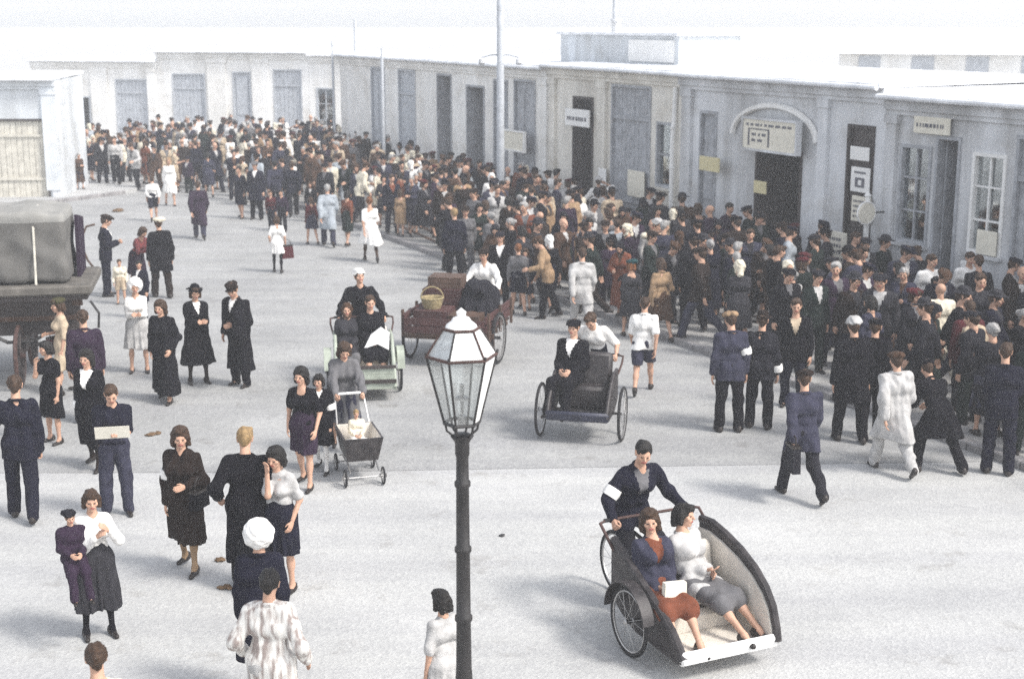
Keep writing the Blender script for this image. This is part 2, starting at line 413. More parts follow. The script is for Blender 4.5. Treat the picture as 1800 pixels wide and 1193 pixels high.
def skeleton(ps, female, sitz=None):
    J = {}
    sw = .148 if female else .176; hw = .092 if female else .09
    legs = ps['legs']; L1, L2 = .43, .41
    offs = []
    for side, (a, k, ab) in zip((-1, 1), legs):
        a, k, ab = R(a), R(k), R(ab)
        d1 = V3(side*math.sin(ab), math.sin(a)*math.cos(ab), -math.cos(a)*math.cos(ab))
        d2 = V3(side*math.sin(ab)*.6, math.sin(a-k), -math.cos(a-k)); d2 = nrm(d2)
        offs.append((d1*L1, d2*L2, a-k))
    drop = max(-(o[0]+o[1])[2] for o in offs)
    zp = sitz if sitz is not None else drop+.085
    P = V3(0, 0, zp); J['pelvis'] = P
    for side, nm, o in zip((-1, 1), 'LR', offs):
        h = P+V3(side*hw, 0, 0); J['hip'+nm] = h; J['knee'+nm] = h+o[0]; J['ankle'+nm] = h+o[0]+o[1]; J['shin'+nm] = o[2]
    lean = R(ps.get('lean', 2)); side_l = R(ps.get('tilt', 0)); tw = R(ps.get('twist', 0))
    T = rotz(tw) @ roty(side_l) @ rotx(-lean); J['T'] = T
    def tp(x, y, z): return P+T @ V3(x, y, z)
    J['tp'] = tp
    for side, nm in ((-1, 'L'), (1, 'R')):
        S = tp(side*sw, -.01, .47); J['sh'+nm] = S
        tg = ps['arms'][0 if nm == 'L' else 1]
        if len(tg) == 4: W = V3(*tg[:3])                       # absolute target in person space
        else: W = S+rotz(tw) @ V3(side*tg[0], tg[1], tg[2])
        d = W-S; l1, l2 = .295, .262; dist = np.linalg.norm(d)
        if dist > .99*(l1+l2): W = S+d*(.99*(l1+l2)/dist); d = W-S; dist = np.linalg.norm(d)
        ca = (l1*l1+dist*dist-l2*l2)/(2*l1*dist); ca = max(-1, min(1, ca)); sa = math.sqrt(1-ca*ca)
        pole = V3(side*.6, -1, -.5); u = nrm(d); v = nrm(pole-u*(pole@u))
        J['el'+nm] = S+u*l1*ca+v*l1*sa; J['wr'+nm] = W
    J['neck'] = tp(0, -.015, .55)
    hp = R(ps.get('nod', 6)); hy = R(ps.get('look', 0))
    HT = T @ rotz(hy) @ rotx(-hp) @ (rotx(lean*.55)); J['HT'] = HT
    J['head'] = J['neck']+HT @ V3(0, .02, .165)
    J['sw'] = sw; J['hw'] = hw
    return J
def leg_at(J, nm, z):
    a, b, c = J['hip'+nm], J['knee'+nm], J['ankle'+nm]
    if z >= b[2]: t = (a[2]-z)/max(.02, a[2]-b[2]); return a+(b-a)*min(1.2, t)
    t = (b[2]-z)/max(.02, b[2]-c[2]); return b+(c-b)*min(1.25, t)

def torso_prims(J, f, inf, low=True):
    tp = J['tp']; sw = J['sw']; hw = J['hw']
    w = .078 if f else .092; ch = .096 if f else .112
    P = [(tp(-hw*.78, 0, .02), tp(hw*.78, 0, .02), .108+inf, .108+inf), (tp(-.055, .005, .17), tp(.055, .005, .17), w+inf, w+inf),
         (tp(-.075, .0, .36), tp(.075, 0, .36), ch+inf, ch+inf), (tp(-sw*.74, -.01, .455), tp(sw*.74, -.01, .455), .06+inf*.7, .06+inf*.7), (tp(-sw*.3, -.015, .49), tp(sw*.3, -.015, .49), .055+inf*.6, .055+inf*.6)]
    if f: P += [(tp(-.07, .085, .345), tp(-.07, .07, .36), .055+inf, .05+inf), (tp(.07, .085, .345), tp(.07, .07, .36), .055+inf, .05+inf)]
    return P
def arm_prims(J, nm, f, inf, frac=1.0):
    g = .88 if f else 1
    S, E_, W = J['sh'+nm], J['el'+nm], J['wr'+nm]
    if frac <= .5:
        e = S+(E_-S)*frac*2; return [(S, e, .05*g+inf, .046*g+inf*1.15)]
    t = (frac-.5)*2; w = E_+(W-E_)*t
    return [(S, E_, .05*g+inf, .041*g+inf), (E_, w, .041*g+inf, .03*g+inf)]

def make_person(sp, cell=.0175, bcell=.022, parent_name='person'):
    """sp: dict(female, pose, sitz, top, topc, hem, sleeve, bottom, bottomc, bhem, head, headc, shoe, hose, band, hand)"""
    f = sp.get('female', False); seed = sp.get('seed', random.randint(0, 9999))
    J = skeleton(sp['pose'], f, sp.get('sitz')); T = J['T']; P0 = J['pelvis']
    seated = sp.get('sitz') is not None
    root = empty(parent_name)
    # ---------------- body (one continuous surface; head, hands joined at finer resolution)
    g = .9 if f else 1.
    P = torso_prims(J, f, 0)
    for nm in 'LR':
        P += arm_prims(J, nm, f, 0)
        h, kn, an = J['hip'+nm], J['knee'+nm], J['ankle'+nm]
        calf = kn+(an-kn)*.3+V3(0, -.012, 0)
        P += [(h, kn, .084, .054*g), (kn, an, .05*g, .036*g), (calf, calf+(an-kn)*.12, .052*g, .048*g), (an, an+V3(0, .05, -.04), .034, .03)]
    P.append((J['tp'](0, -.012, .46), J['neck']+J['HT'] @ V3(0, 0, .06), .062, .052))
    D, lo, ax = field(P, .035, bcell)
    V, Q = snets(D, lo, bcell)
    mi = np.zeros(len(Q), int)
    if sp.get('hose'):
        c = V[Q].mean(1); lowz = min(J['kneeL'][2], J['kneeR'][2])+.12 if not seated else 9
        mi[(c[:, 2] < lowz)] = 3 if not seated else 0
    hv, hq, hm = head_tpl('f' if f else 'm')
    hv = hv @ J['HT'].T+J['head']
    Vs = [V, hv]; Qs = [Q, hq+len(V)]; Ms = [mi, hm]; n = len(V)+len(hv)
    for nm, side in (('L', -1), ('R', 1)):
        tv, tq = hand_tpl(sp.get('hand', 'relaxed') if isinstance(sp.get('hand', 'relaxed'), str) else sp['hand'][0 if nm == 'L' else 1])
        z = -nrm(J['wr'+nm]-J['el'+nm])
        if J['wr'+nm][1] > .15: fw = V3(-side*.4, .15, 1.)
        else: fw = V3(-side*.3, 1., .2)
        y = nrm(fw-z*(fw@z)); x = np.cross(y, z)
        M = np.stack([x, y, z], 1)
        tv2 = tv.copy(); tq2 = tq
        if side < 0: tv2[:, 0] *= -1; tq2 = tq[:, ::-1]
        sc_ = .92 if f else 1.0
        Vs.append(tv2*sc_ @ M.T+J['wr'+nm]); Qs.append(tq2+n); Ms.append(np.zeros(len(tq), int)); n += len(tv)
    me = mesh_np('body', np.concatenate(Vs), np.concatenate(Qs), [SKIN, LIP, EYE, fabric(sp['hose']) if sp.get('hose') else SKIN], np.concatenate(Ms))
    link('body', me, root)
    def loc_torso(c): return (c-P0) @ T
    # ---------------- lower garment
    bot = sp.get('bottom', 'trousers'); bc = sp.get('bottomc', 'charcoal')
    tucked = sp.get('top', 'jacket') in ('shirt', 'blouse', 'dress') and sp.get('hem', 1.) >= .93
    wst = (.122 if not f else .108) if tucked else (.094 if not f else .082)
    if bot in ('trousers', 'shorts'):
        P = [(J['tp'](-J['hw']*.75, 0, .03), J['tp'](J['hw']*.75, 0, .03), .122, .122), (J['tp'](-.05, 0, .12), J['tp'](.05, 0, .12), wst, wst)]
        for nm in 'LR':
            h, kn, an = J['hip'+nm], J['knee'+nm], J['ankle'+nm]
            if bot == 'trousers': P += [(h, kn, .108, .083), (kn, an+(an-kn)*.02, .083, .072)]
            else: P += [(h, h+(kn-h)*1.0, .11, .098)]
        D, lo, ax = field(P, .022, cell)
        X = ax[0][:, None, None]; Y = ax[1][None, :, None]; Z = ax[2][None, None, :]
        D = D+wrinkle(ax, .009, seed, 1.2, .9)
        if bot == 'shorts' and not seated: D = np.maximum(D, min(J['kneeL'][2], J['kneeR'][2])+.07-Z)
        V, Q = snets(D, lo, cell)
        link(bot, mesh_np(bot, V, Q, [fabric(bc)]), root)
    elif bot == 'skirt':
        hem = sp.get('bhem', .47)
        r1 = sp.get('flare', .135)
        P = [(J['tp'](-J['hw']*.75, 0, .02), J['tp'](J['hw']*.75, 0, .02), .125, .125), (J['tp'](-.045, 0, .14), J['tp'](.045, 0, .14), .108 if tucked else .08, .108 if tucked else .08)]
        if seated:
            for nm in 'LR':
                P += [(J['hip'+nm], J['knee'+nm], .12, .095), (J['knee'+nm], J['knee'+nm]+(J['ankle'+nm]-J['knee'+nm])*.15, .095, .09)]
            P.append(((J['hipL']+J['hipR'])/2, (J['kneeL']+J['kneeR'])/2, .11, .07))
        else:
            pts = []
            for nm in 'LR':
                q = leg_at(J, nm, hem-.12); q = V3(q[0]*1.05, q[1], hem-.12); pts.append(q)
                P.append((J['hip'+nm]*V3(.85, 1, 1), q, .12, r1))
            P.append((P0, (pts[0]+pts[1])/2, .12, r1*.95))
        D, lo, ax = field(P, .06, cell, .08)
        X = ax[0][:, None, None]; Y = ax[1][None, :, None]; Z = ax[2][None, None, :]
        if not seated:
            th = np.arctan2(Y-P0[1], X); gr = np.clip((P0[2]+.1-Z)/.5, 0, 1.3)
            D = D+gr*(.014*np.sin(th*9+seed)+.008*np.sin(th*17+seed*2+6*Z))
            D = np.maximum(D, hem-Z+.012*np.sin(3*th+seed))
        D = D+wrinkle(ax, .006, seed, .9, .6)
        V, Q = snets(D, lo, cell)
        link('skirt', mesh_np('skirt', V, Q, [fabric(bc)]), root)
    # ---------------- upper garment
    top = sp.get('top', 'jacket'); tcn = sp.get('topc', 'charcoal'); sl = sp.get('sleeve', 1.0)
    inf = {'jacket': .027, 'coat': .034, 'shirt': .02, 'blouse': .017, 'dress': .017, 'waistcoat': .02}[top]
    hem = sp.get('hem', {'jacket': .78, 'coat': .42, 'shirt': .99, 'blouse': .99, 'dress': 1.0, 'waistcoat': .95}[top])
    hem = hem-(.935-P0[2]) if not seated else hem
    P = torso_prims(J, f, inf)
    for nm in 'LR':
        if sl > 0: P += arm_prims(J, nm, f, inf*.95, min(sl, .95))
    if not seated and hem < .93:
        r1 = sp.get('cflare', .125 if top == 'jacket' else .15)
        pts = []
        for nm in 'LR':
            q = leg_at(J, nm, hem-.1); q = V3(q[0]*.95, q[1]*.9, hem-.1); pts.append(q)
            P.append((J['hip'+nm]*V3(.8, 1, 1)+V3(0, 0, .05), q, .122, r1))
        P.append((P0, (pts[0]+pts[1])/2, .125, r1))
    elif seated and top in ('coat', 'jacket'):
        for nm in 'LR': P.append((J['hip'+nm], J['hip'+nm]+(J['knee'+nm]-J['hip'+nm])*(.9 if top == 'coat' else .4), .118, .112))
    D, lo, ax = field(P, .03 if top != 'coat' else .045, cell, .06)
    X = ax[0][:, None, None]; Y = ax[1][None, :, None]; Z = ax[2][None, None, :]
    D = D+wrinkle(ax, .0095, seed+5, 1.1, .9)
    if not seated:
        th = np.arctan2(Y-P0[1], X); gr = np.clip((P0[2]-Z)/.5, 0, 1.2)
        D = D+gr*.012*np.sin(th*7+seed)
        if hem < .93: D = np.maximum(D, hem-Z+.008*np.sin(2*th+seed))
    # cut a neck opening and (for tucked shirts) the waist in the torso frame
    w = T.T
    zt = w[2, 0]*(X-P0[0])+w[2, 1]*(Y-P0[1])+w[2, 2]*(Z-P0[2])
    if hem >= .93 and not (seated and top in ('coat', 'jacket')):
        xt = w[0, 0]*(X-P0[0])+w[0, 1]*(Y-P0[1])+w[0, 2]*(Z-P0[2])
        D = np.where(np.abs(xt) < .3, np.maximum(D, np.where((np.abs(xt) < .2), (hem-.935)-zt, -1)), D)
    V, Q = snets(D, lo, cell)
    mi = np.zeros(len(Q), int); ms = [fabric(tcn)]
    if top in ('jacket', 'coat') and sp.get('vee', True):
        c = loc_torso(V[Q].mean(1)); z0 = .27 if top == 'jacket' else .36
        ins = (c[:, 1] > .03) & (c[:, 2] > z0) & (np.abs(c[:, 0]) < (c[:, 2]-z0)*.34+.004) & (c[:, 2] < .58)
        mi[ins] = 1; ms.append(fabric(sp.get('shirtc', 'white')))
        if sp.get('tie'): mi[ins & (np.abs(c[:, 0]) < .022)] = 2; ms.append(fabric(sp['tie']))
    nmt = {'jacket': 'jacket', 'coat': 'coat', 'shirt': 'shirt', 'blouse': 'blouse', 'dress': 'bodice', 'waistcoat': 'waistcoat'}[top]
    link(nmt, mesh_np(nmt, V, Q, ms, mi), root)
    # collar for jackets / coats / shirts
    if top in ('jacket', 'coat', 'shirt') and cell < .024:
        mb = MB(); pts = []
        for j in range(13):
            a = R(38+j*(284/12)); pts.append(tuple(J['neck']+T @ V3(.07*math.sin(a), .064*math.cos(a)-.004, -.012-.02*math.cos(a))))
        mb.tube(pts, [.010]+[.018]*11+[.010], 6); mb.build('collar', fabric(tcn), root, True)
    # ---------------- hair / hat / shoes / armband
    hd = sp.get('head', 'short'); hc = sp.get('headc', 'black')
    HM = Matrix.Identity(4)
    for i in range(3):
        for j in range(3): HM[i][j] = J['HT'][i, j]
        HM[i][3] = J['head'][i]
    if hd in HATS and hd not in ('headscarf', 'round_hat'):
        o = link('hair', hair_mesh('fringe' if not f else sp.get('under', 'bob'), sp.get('hairc', 'brown')), root); o.matrix_local = HM
    if hd != 'bald':
        o = link('hair' if hd not in HATS else hd, hair_mesh(hd, hc), root); o.matrix_local = HM
    if not sp.get('noshoes'):
        for nm in 'LR':
            o = link('shoe', shoe_mesh(sp.get('shoe', 'black')), root)
            a = J['shin'+nm]
            pt = 0 if (J['ankle'+nm][2] < .14 or seated) else min(0.6, abs(a)*1.1)
            M = Matrix.Translation(Vector(J['ankle'+nm])) @ Matrix.Rotation(R(7 if nm == 'L' else -7), 4, 'Z') @ Matrix.Rotation(-pt, 4, 'X')
            o.matrix_local = M
    if sp.get('band'):
        nm = sp['band'][0]; w_ = sp['band'][1:] or 'u'
        a, b = (J['sh'+nm], J['el'+nm]) if w_ == 'u' else (J['el'+nm], J['wr'+nm])
        ds = (b-a); p0 = a+ds*(.55 if w_ == 'u' else .45); p1 = p0+nrm(ds)*.10
        rr = (.048 if w_ == 'u' else .044)*(.9 if f else 1)+(inf if sl >= .9 or w_ == 'u' else 0)+.012
        MB().tube([p0, (p0+p1)/2, p1], [rr*.97, rr*1.03, rr*.97], 12).build('armband', fabric('white'), root, True)
    root['J'] = 0; del root['J']
    return root, J

PEOPLE_XY = []
def put(root, x, y, face, h=1.75, z=0.):
    root.location = (x, y, z); root.rotation_euler = (0, 0, R(face)); s = h/1.75; root.scale = (s, s, s)
def person(px, py, face, h, label, group=None, cell=None, loc=None, **sp):
    d_ = (loc or G(px, py))[1]; cell = cell or (.0135 if d_ < 18.5 else (.0175 if d_ < 30 else .021))
    root, J = make_person(sp, cell=cell)
    x, y, z = loc if loc is not None else G(px, py)
    if loc is None: z = ground_z(x, y)
    put(root, x, y, face, h, z)
    tag(root, label, 'person', group); PEOPLE_XY.append((x, y))
    return root

# ------------------------------------------------------------------ setting : ground, road, pavements
KA = Vector(G(1130, 585)[:2]); KB = Vector(G(1790, 825)[:2])
UD = (KA-KB).normalized()                 # along the kerb, away from the camera
ND = Vector((UD.y, -UD.x))                # from street towards the shops
PAVE_W = 5.5; KERB_H = .12
def uw(x, y): d = Vector((x, y))-KB; return d.dot(UD), d.dot(ND)
def UW(u, w): p = KB+UD*u+ND*w; return p.x, p.y
def ground_z(x, y):
    u, w = uw(x, y)
    if 0 <= w <= PAVE_W and -8 < u < 46: return KERB_H
    return 0.

def ground_mat(name, c1, c2, big=.25, grain=30., bump=.5, patch=None):
    m = bpy.data.materials.new(name); m.use_nodes = True; N = m.node_tree.nodes; L = m.node_tree.links
    b = N['Principled BSDF']; b.inputs['Roughness'].default_value = .95; b.inputs['Specular IOR Level'].default_value = .2
    tc = N.new('ShaderNodeTexCoord')
    def noise(s, d, r=.6):
        n = N.new('ShaderNodeTexNoise'); n.inputs['Scale'].default_value = s; n.inputs['Detail'].default_value = d; n.inputs['Roughness'].default_value = r
        L.new(tc.outputs['Object'], n.inputs['Vector']); return n.outputs['Fac']
    rp = N.new('ShaderNodeValToRGB'); L.new(noise(big, 8, .65), rp.inputs[0])
    rp.color_ramp.elements[0].position = .32; rp.color_ramp.elements[1].position = .68
    rp.color_ramp.elements[0].color = (*c1, 1); rp.color_ramp.elements[1].color = (*c2, 1)
    vo = N.new('ShaderNodeTexVoronoi'); vo.inputs['Scale'].default_value = grain; L.new(tc.outputs['Object'], vo.inputs['Vector'])
    r2 = N.new('ShaderNodeValToRGB'); L.new(vo.outputs['Color'], r2.inputs[0])
    r2.color_ramp.elements[0].color = (.86, .86, .87, 1); r2.color_ramp.elements[1].color = (1.12, 1.12, 1.11, 1)
    mx = N.new('ShaderNodeMix'); mx.data_type = 'RGBA'; mx.blend_type = 'MULTIPLY'; mx.inputs[0].default_value = 1
    L.new(rp.outputs[0], mx.inputs[6]); L.new(r2.outputs[0], mx.inputs[7])
    st = N.new('ShaderNodeValToRGB'); L.new(noise(1.3, 6, .7), st.inputs[0])
    st.color_ramp.elements[0].position = .28; st.color_ramp.elements[1].position = .42
    st.color_ramp.elements[0].color = (.72, .70, .68, 1); st.color_ramp.elements[1].color = (1, 1, 1, 1)
    m2 = N.new('ShaderNodeMix'); m2.data_type = 'RGBA'; m2.blend_type = 'MULTIPLY'; m2.inputs[0].default_value = 1
    L.new(mx.outputs[2], m2.inputs[6]); L.new(st.outputs[0], m2.inputs[7]); L.new(m2.outputs[2], b.inputs['Base Color'])
    # worn tracks drawn out along the street
    mp = N.new('ShaderNodeMapping'); mp.inputs['Rotation'].default_value = (0, 0, R(64)); mp.inputs['Scale'].default_value = (.12, 1.9, 1)
    L.new(tc.outputs['Object'], mp.inputs[0]); tn = N.new('ShaderNodeTexNoise'); tn.inputs['Scale'].default_value = 1.; tn.inputs['Detail'].default_value = 5; L.new(mp.outputs[0], tn.inputs['Vector'])
    tr = N.new('ShaderNodeValToRGB'); L.new(tn.outputs['Fac'], tr.inputs[0]); tr.color_ramp.elements[0].position = .36; tr.color_ramp.elements[1].position = .62
    tr.color_ramp.elements[0].color = (.91, .91, .92, 1); tr.color_ramp.elements[1].color = (1.03, 1.03, 1.02, 1)
    m3 = N.new('ShaderNodeMix'); m3.data_type = 'RGBA'; m3.blend_type = 'MULTIPLY'; m3.inputs[0].default_value = 1
    L.new(m2.outputs[2], m3.inputs[6]); L.new(tr.outputs[0], m3.inputs[7]); L.new(m3.outputs[2], b.inputs['Base Color'])
    bp = N.new('ShaderNodeBump'); bp.inputs['Strength'].default_value = bump; bp.inputs['Distance'].default_value = .02
    ad = N.new('ShaderNodeMath'); ad.operation = 'ADD'; L.new(vo.outputs['Distance'], ad.inputs[0]); L.new(noise(9, 5), ad.inputs[1])
    L.new(ad.outputs[0], bp.inputs['Height']); L.new(bp.outputs[0], b.inputs['Normal'])
    return m
M_GROUND = ground_mat('pale_packed_ground', (.37, .37, .365), (.46, .458, .45), .35, 34, .25)
M_ROAD = ground_mat('sanded_setts', (.265, .265, .262), (.365, .364, .358), .4, 22, .3)
M_PAVE = ground_mat('pavement_concrete', (.24, .235, .23), (.32, .315, .30), .6, 26)
M_KERB = mat('kerb_granite', (.24, .23, .23), rough=.9, var=.25, scale=5, bump=.5)

def sheet(name, poly, z, m, nx=1):
    me = bpy.data.meshes.new(name); me.from_pydata([(x, y, z) for x, y in poly], [], [tuple(range(len(poly)))]); me.materials.append(m)
    return struct(link(name, me))
sheet('ground', [(-900, -60), (900, -60), (900, 1800), (-900, 1800)], 0, M_GROUND)
a0 = G(-900, 833); a1 = G(500, 830); a2 = G(1250, 818); a3 = G(2500, 800)
sheet('road', [a0[:2], a1[:2], a2[:2], a3[:2], (22, 40), (0, 76), (-40, 76)], .004, M_ROAD)

pv = empty('pavement'); struct(pv)
MB().prism([UW(-8, .17), UW(46, .17), UW(46, PAVE_W+.1), UW(-8, PAVE_W+.1)], .0, KERB_H, axis='z').build('pavement_surface', M_PAVE, pv)
kb = MB().box((0, 0, 0), (.985, .16, .2), bev=.02).mesh('kerb_stone', M_KERB)
for i in range(54):
    o = link('kerb_stone', kb, pv); x, y = UW(-7.5+i, .085)
    o.location = (x, y, .028+random.uniform(-.006, .008)); o.rotation_euler = (0, 0, math.atan2(UD.y, UD.x)+random.uniform(-.006, .006))
slab_m = [mat('pavement_slab_%d' % i, c, rough=.92, var=.16, scale=3, bump=.4) for i, c in enumerate([(.33, .32, .31), (.38, .37, .35), (.28, .275, .27)])]
slabs = [MB().box((0, 0, 0), (1.08, .86, .05), bev=.012).mesh('paving_slab', m) for m in slab_m]
for i in range(22):
    for j in range(6):
        o = link('paving_slab', slabs[random.choice((0, 0, 1, 2))], pv); x, y = UW(-6.9+i*1.1, .62+j*.88)
        o.location = (x, y, KERB_H-.018+random.uniform(-.003, .004)); o.rotation_euler = (0, 0, math.atan2(UD.y, UD.x))

# pavement on the far left side of the street
pl = empty('pavement'); struct(pl)
lp = [G(60, 362)[:2], G(240, 338)[:2], (-16.5, 69), (-34, 71), (-32, 46)]
MB().prism(lp, 0, KERB_H, axis='z').build('pavement_surface', M_GROUND, pl)
A = Vector(lp[0]); B = Vector(lp[1]); n_ = int((B-A).length)
for i in range(n_):
    o = link('kerb_stone', kb, pl); p = A+(B-A).normalized()*(i+.5); o.location = (p.x, p.y-.06, .03); o.rotation_euler = (0, 0, math.atan2((B-A).y, (B-A).x))

# ------------------------------------------------------------------ buildings
def plaster(name, col, dirt=.72):
    m = mat(name, col, var=.10, scale=1.4, bump=.3, bscale=25); N = m.node_tree.nodes; L = m.node_tree.links
    b = N['Principled BSDF']; src = b.inputs['Base Color'].links[0].from_socket; tc = N.new('ShaderNodeTexCoord')
    for (sc, lo, hi, dk) in (((.9, .9, .14), .38, .6, dirt), ((.7, .7, .9), .36, .46, .86), ((5, 5, 7), .30, .36, .7)):
        mp = N.new('ShaderNodeMapping'); mp.inputs['Scale'].default_value = sc; L.new(tc.outputs['Object'], mp.inputs[0])
        n = N.new('ShaderNodeTexNoise'); n.inputs['Scale'].default_value = 1; n.inputs['Detail'].default_value = 6; n.inputs['Roughness'].default_value = .62; L.new(mp.outputs[0], n.inputs['Vector'])
        r = N.new('ShaderNodeValToRGB'); L.new(n.outputs['Fac'], r.inputs[0]); r.color_ramp.elements[0].position = lo; r.color_ramp.elements[1].position = hi
        r.color_ramp.elements[0].color = (dk, dk*.985, dk*.96, 1); r.color_ramp.elements[1].color = (1, 1, 1, 1)
        mx = N.new('ShaderNodeMix'); mx.data_type = 'RGBA'; mx.blend_type = 'MULTIPLY'; mx.inputs[0].default_value = 1
        L.new(src, mx.inputs[6]); L.new(r.outputs[0], mx.inputs[7]); src = mx.outputs[2]
    L.new(src, b.inputs['Base Color']); return m
M_PL = {'cream': plaster('plaster_cream', (.74, .71, .65)), 'grey': plaster('plaster_grey', (.66, .67, .69), .62),
        'bluegrey': plaster('plaster_blue_grey', (.64, .67, .70)), 'white': plaster('plaster_white', (.84, .83, .81), .86)}
M_TIN = mat('roof_tin', (.74, .75, .77), rough=.6, var=.2, scale=2, bump=.2)
M_DW = mat('dark_wood', (.045, .036, .034), rough=.7, var=.3, scale=5, bump=.4)
M_GW = mat('grey_wood', (.34, .35, .37), rough=.8, var=.25, scale=5, bump=.4)
M_FW = mat('haze_paled_grey', (.44, .46, .49), rough=.8, var=.15, scale=5, bump=.3)  # distance haze put into the colour of far doors, windows and poles
M_PW = mat('pale_wood', (.55, .52, .45), rough=.75, var=.2, scale=5, bump=.3)
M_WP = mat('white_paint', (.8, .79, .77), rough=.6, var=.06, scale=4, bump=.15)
M_BRN = mat('brown_wood', (.085, .05, .035), rough=.75, var=.3, scale=6, bump=.4)
M_RED = mat('red_brown_wood', (.07, .03, .028), rough=.75, var=.3, scale=6, bump=.4)
M_IRON = mat('black_iron', (.018, .016, .016), rough=.5, var=.3, scale=12, bump=.25, spec=.5)
M_RUST = mat('rusty_iron', (.065, .035, .03), rough=.7, var=.4, scale=14, bump=.4)
M_PAPER = mat('poster_paper', (.72, .68, .58), rough=.9, var=.08, scale=8, bump=.1)
M_YPAPER = mat('yellowed_paper', (.62, .55, .33), rough=.9, var=.1, scale=8, bump=.1)
M_INK = mat('faded_ink', (.12, .12, .14), rough=.9, var=.2, bump=0)
M_RUB = mat('tyre_rubber', (.014, .013, .014), rough=.8, var=.3, bump=.2)
M_CHR = mat('dull_metal', (.45, .44, .43), rough=.4, var=.15, bump=.1, metal=.8)
def glass(name, col=(.75, .8, .82), rough=.05, alpha=.25):
    m = bpy.data.materials.new(name); m.use_nodes = True; N = m.node_tree.nodes; L = m.node_tree.links; N.clear()
    g = N.new('ShaderNodeBsdfGlossy'); g.inputs['Roughness'].default_value = rough; g.inputs['Color'].default_value = (*col, 1)
    t = N.new('ShaderNodeBsdfTransparent'); t.inputs['Color'].default_value = (.94, .95, .95, 1)
    mx = N.new('ShaderNodeMixShader'); mx.inputs[0].default_value = alpha
    L.new(t.outputs[0], mx.inputs[1]); L.new(g.outputs[0], mx.inputs[2])
    o = N.new('ShaderNodeOutputMaterial'); L.new(mx.outputs[0], o.inputs[0]); return m
M_GLASS = glass('window_glass'); M_LGLASS = glass('lantern_glass', (.9, .9, .88), .12, .10)

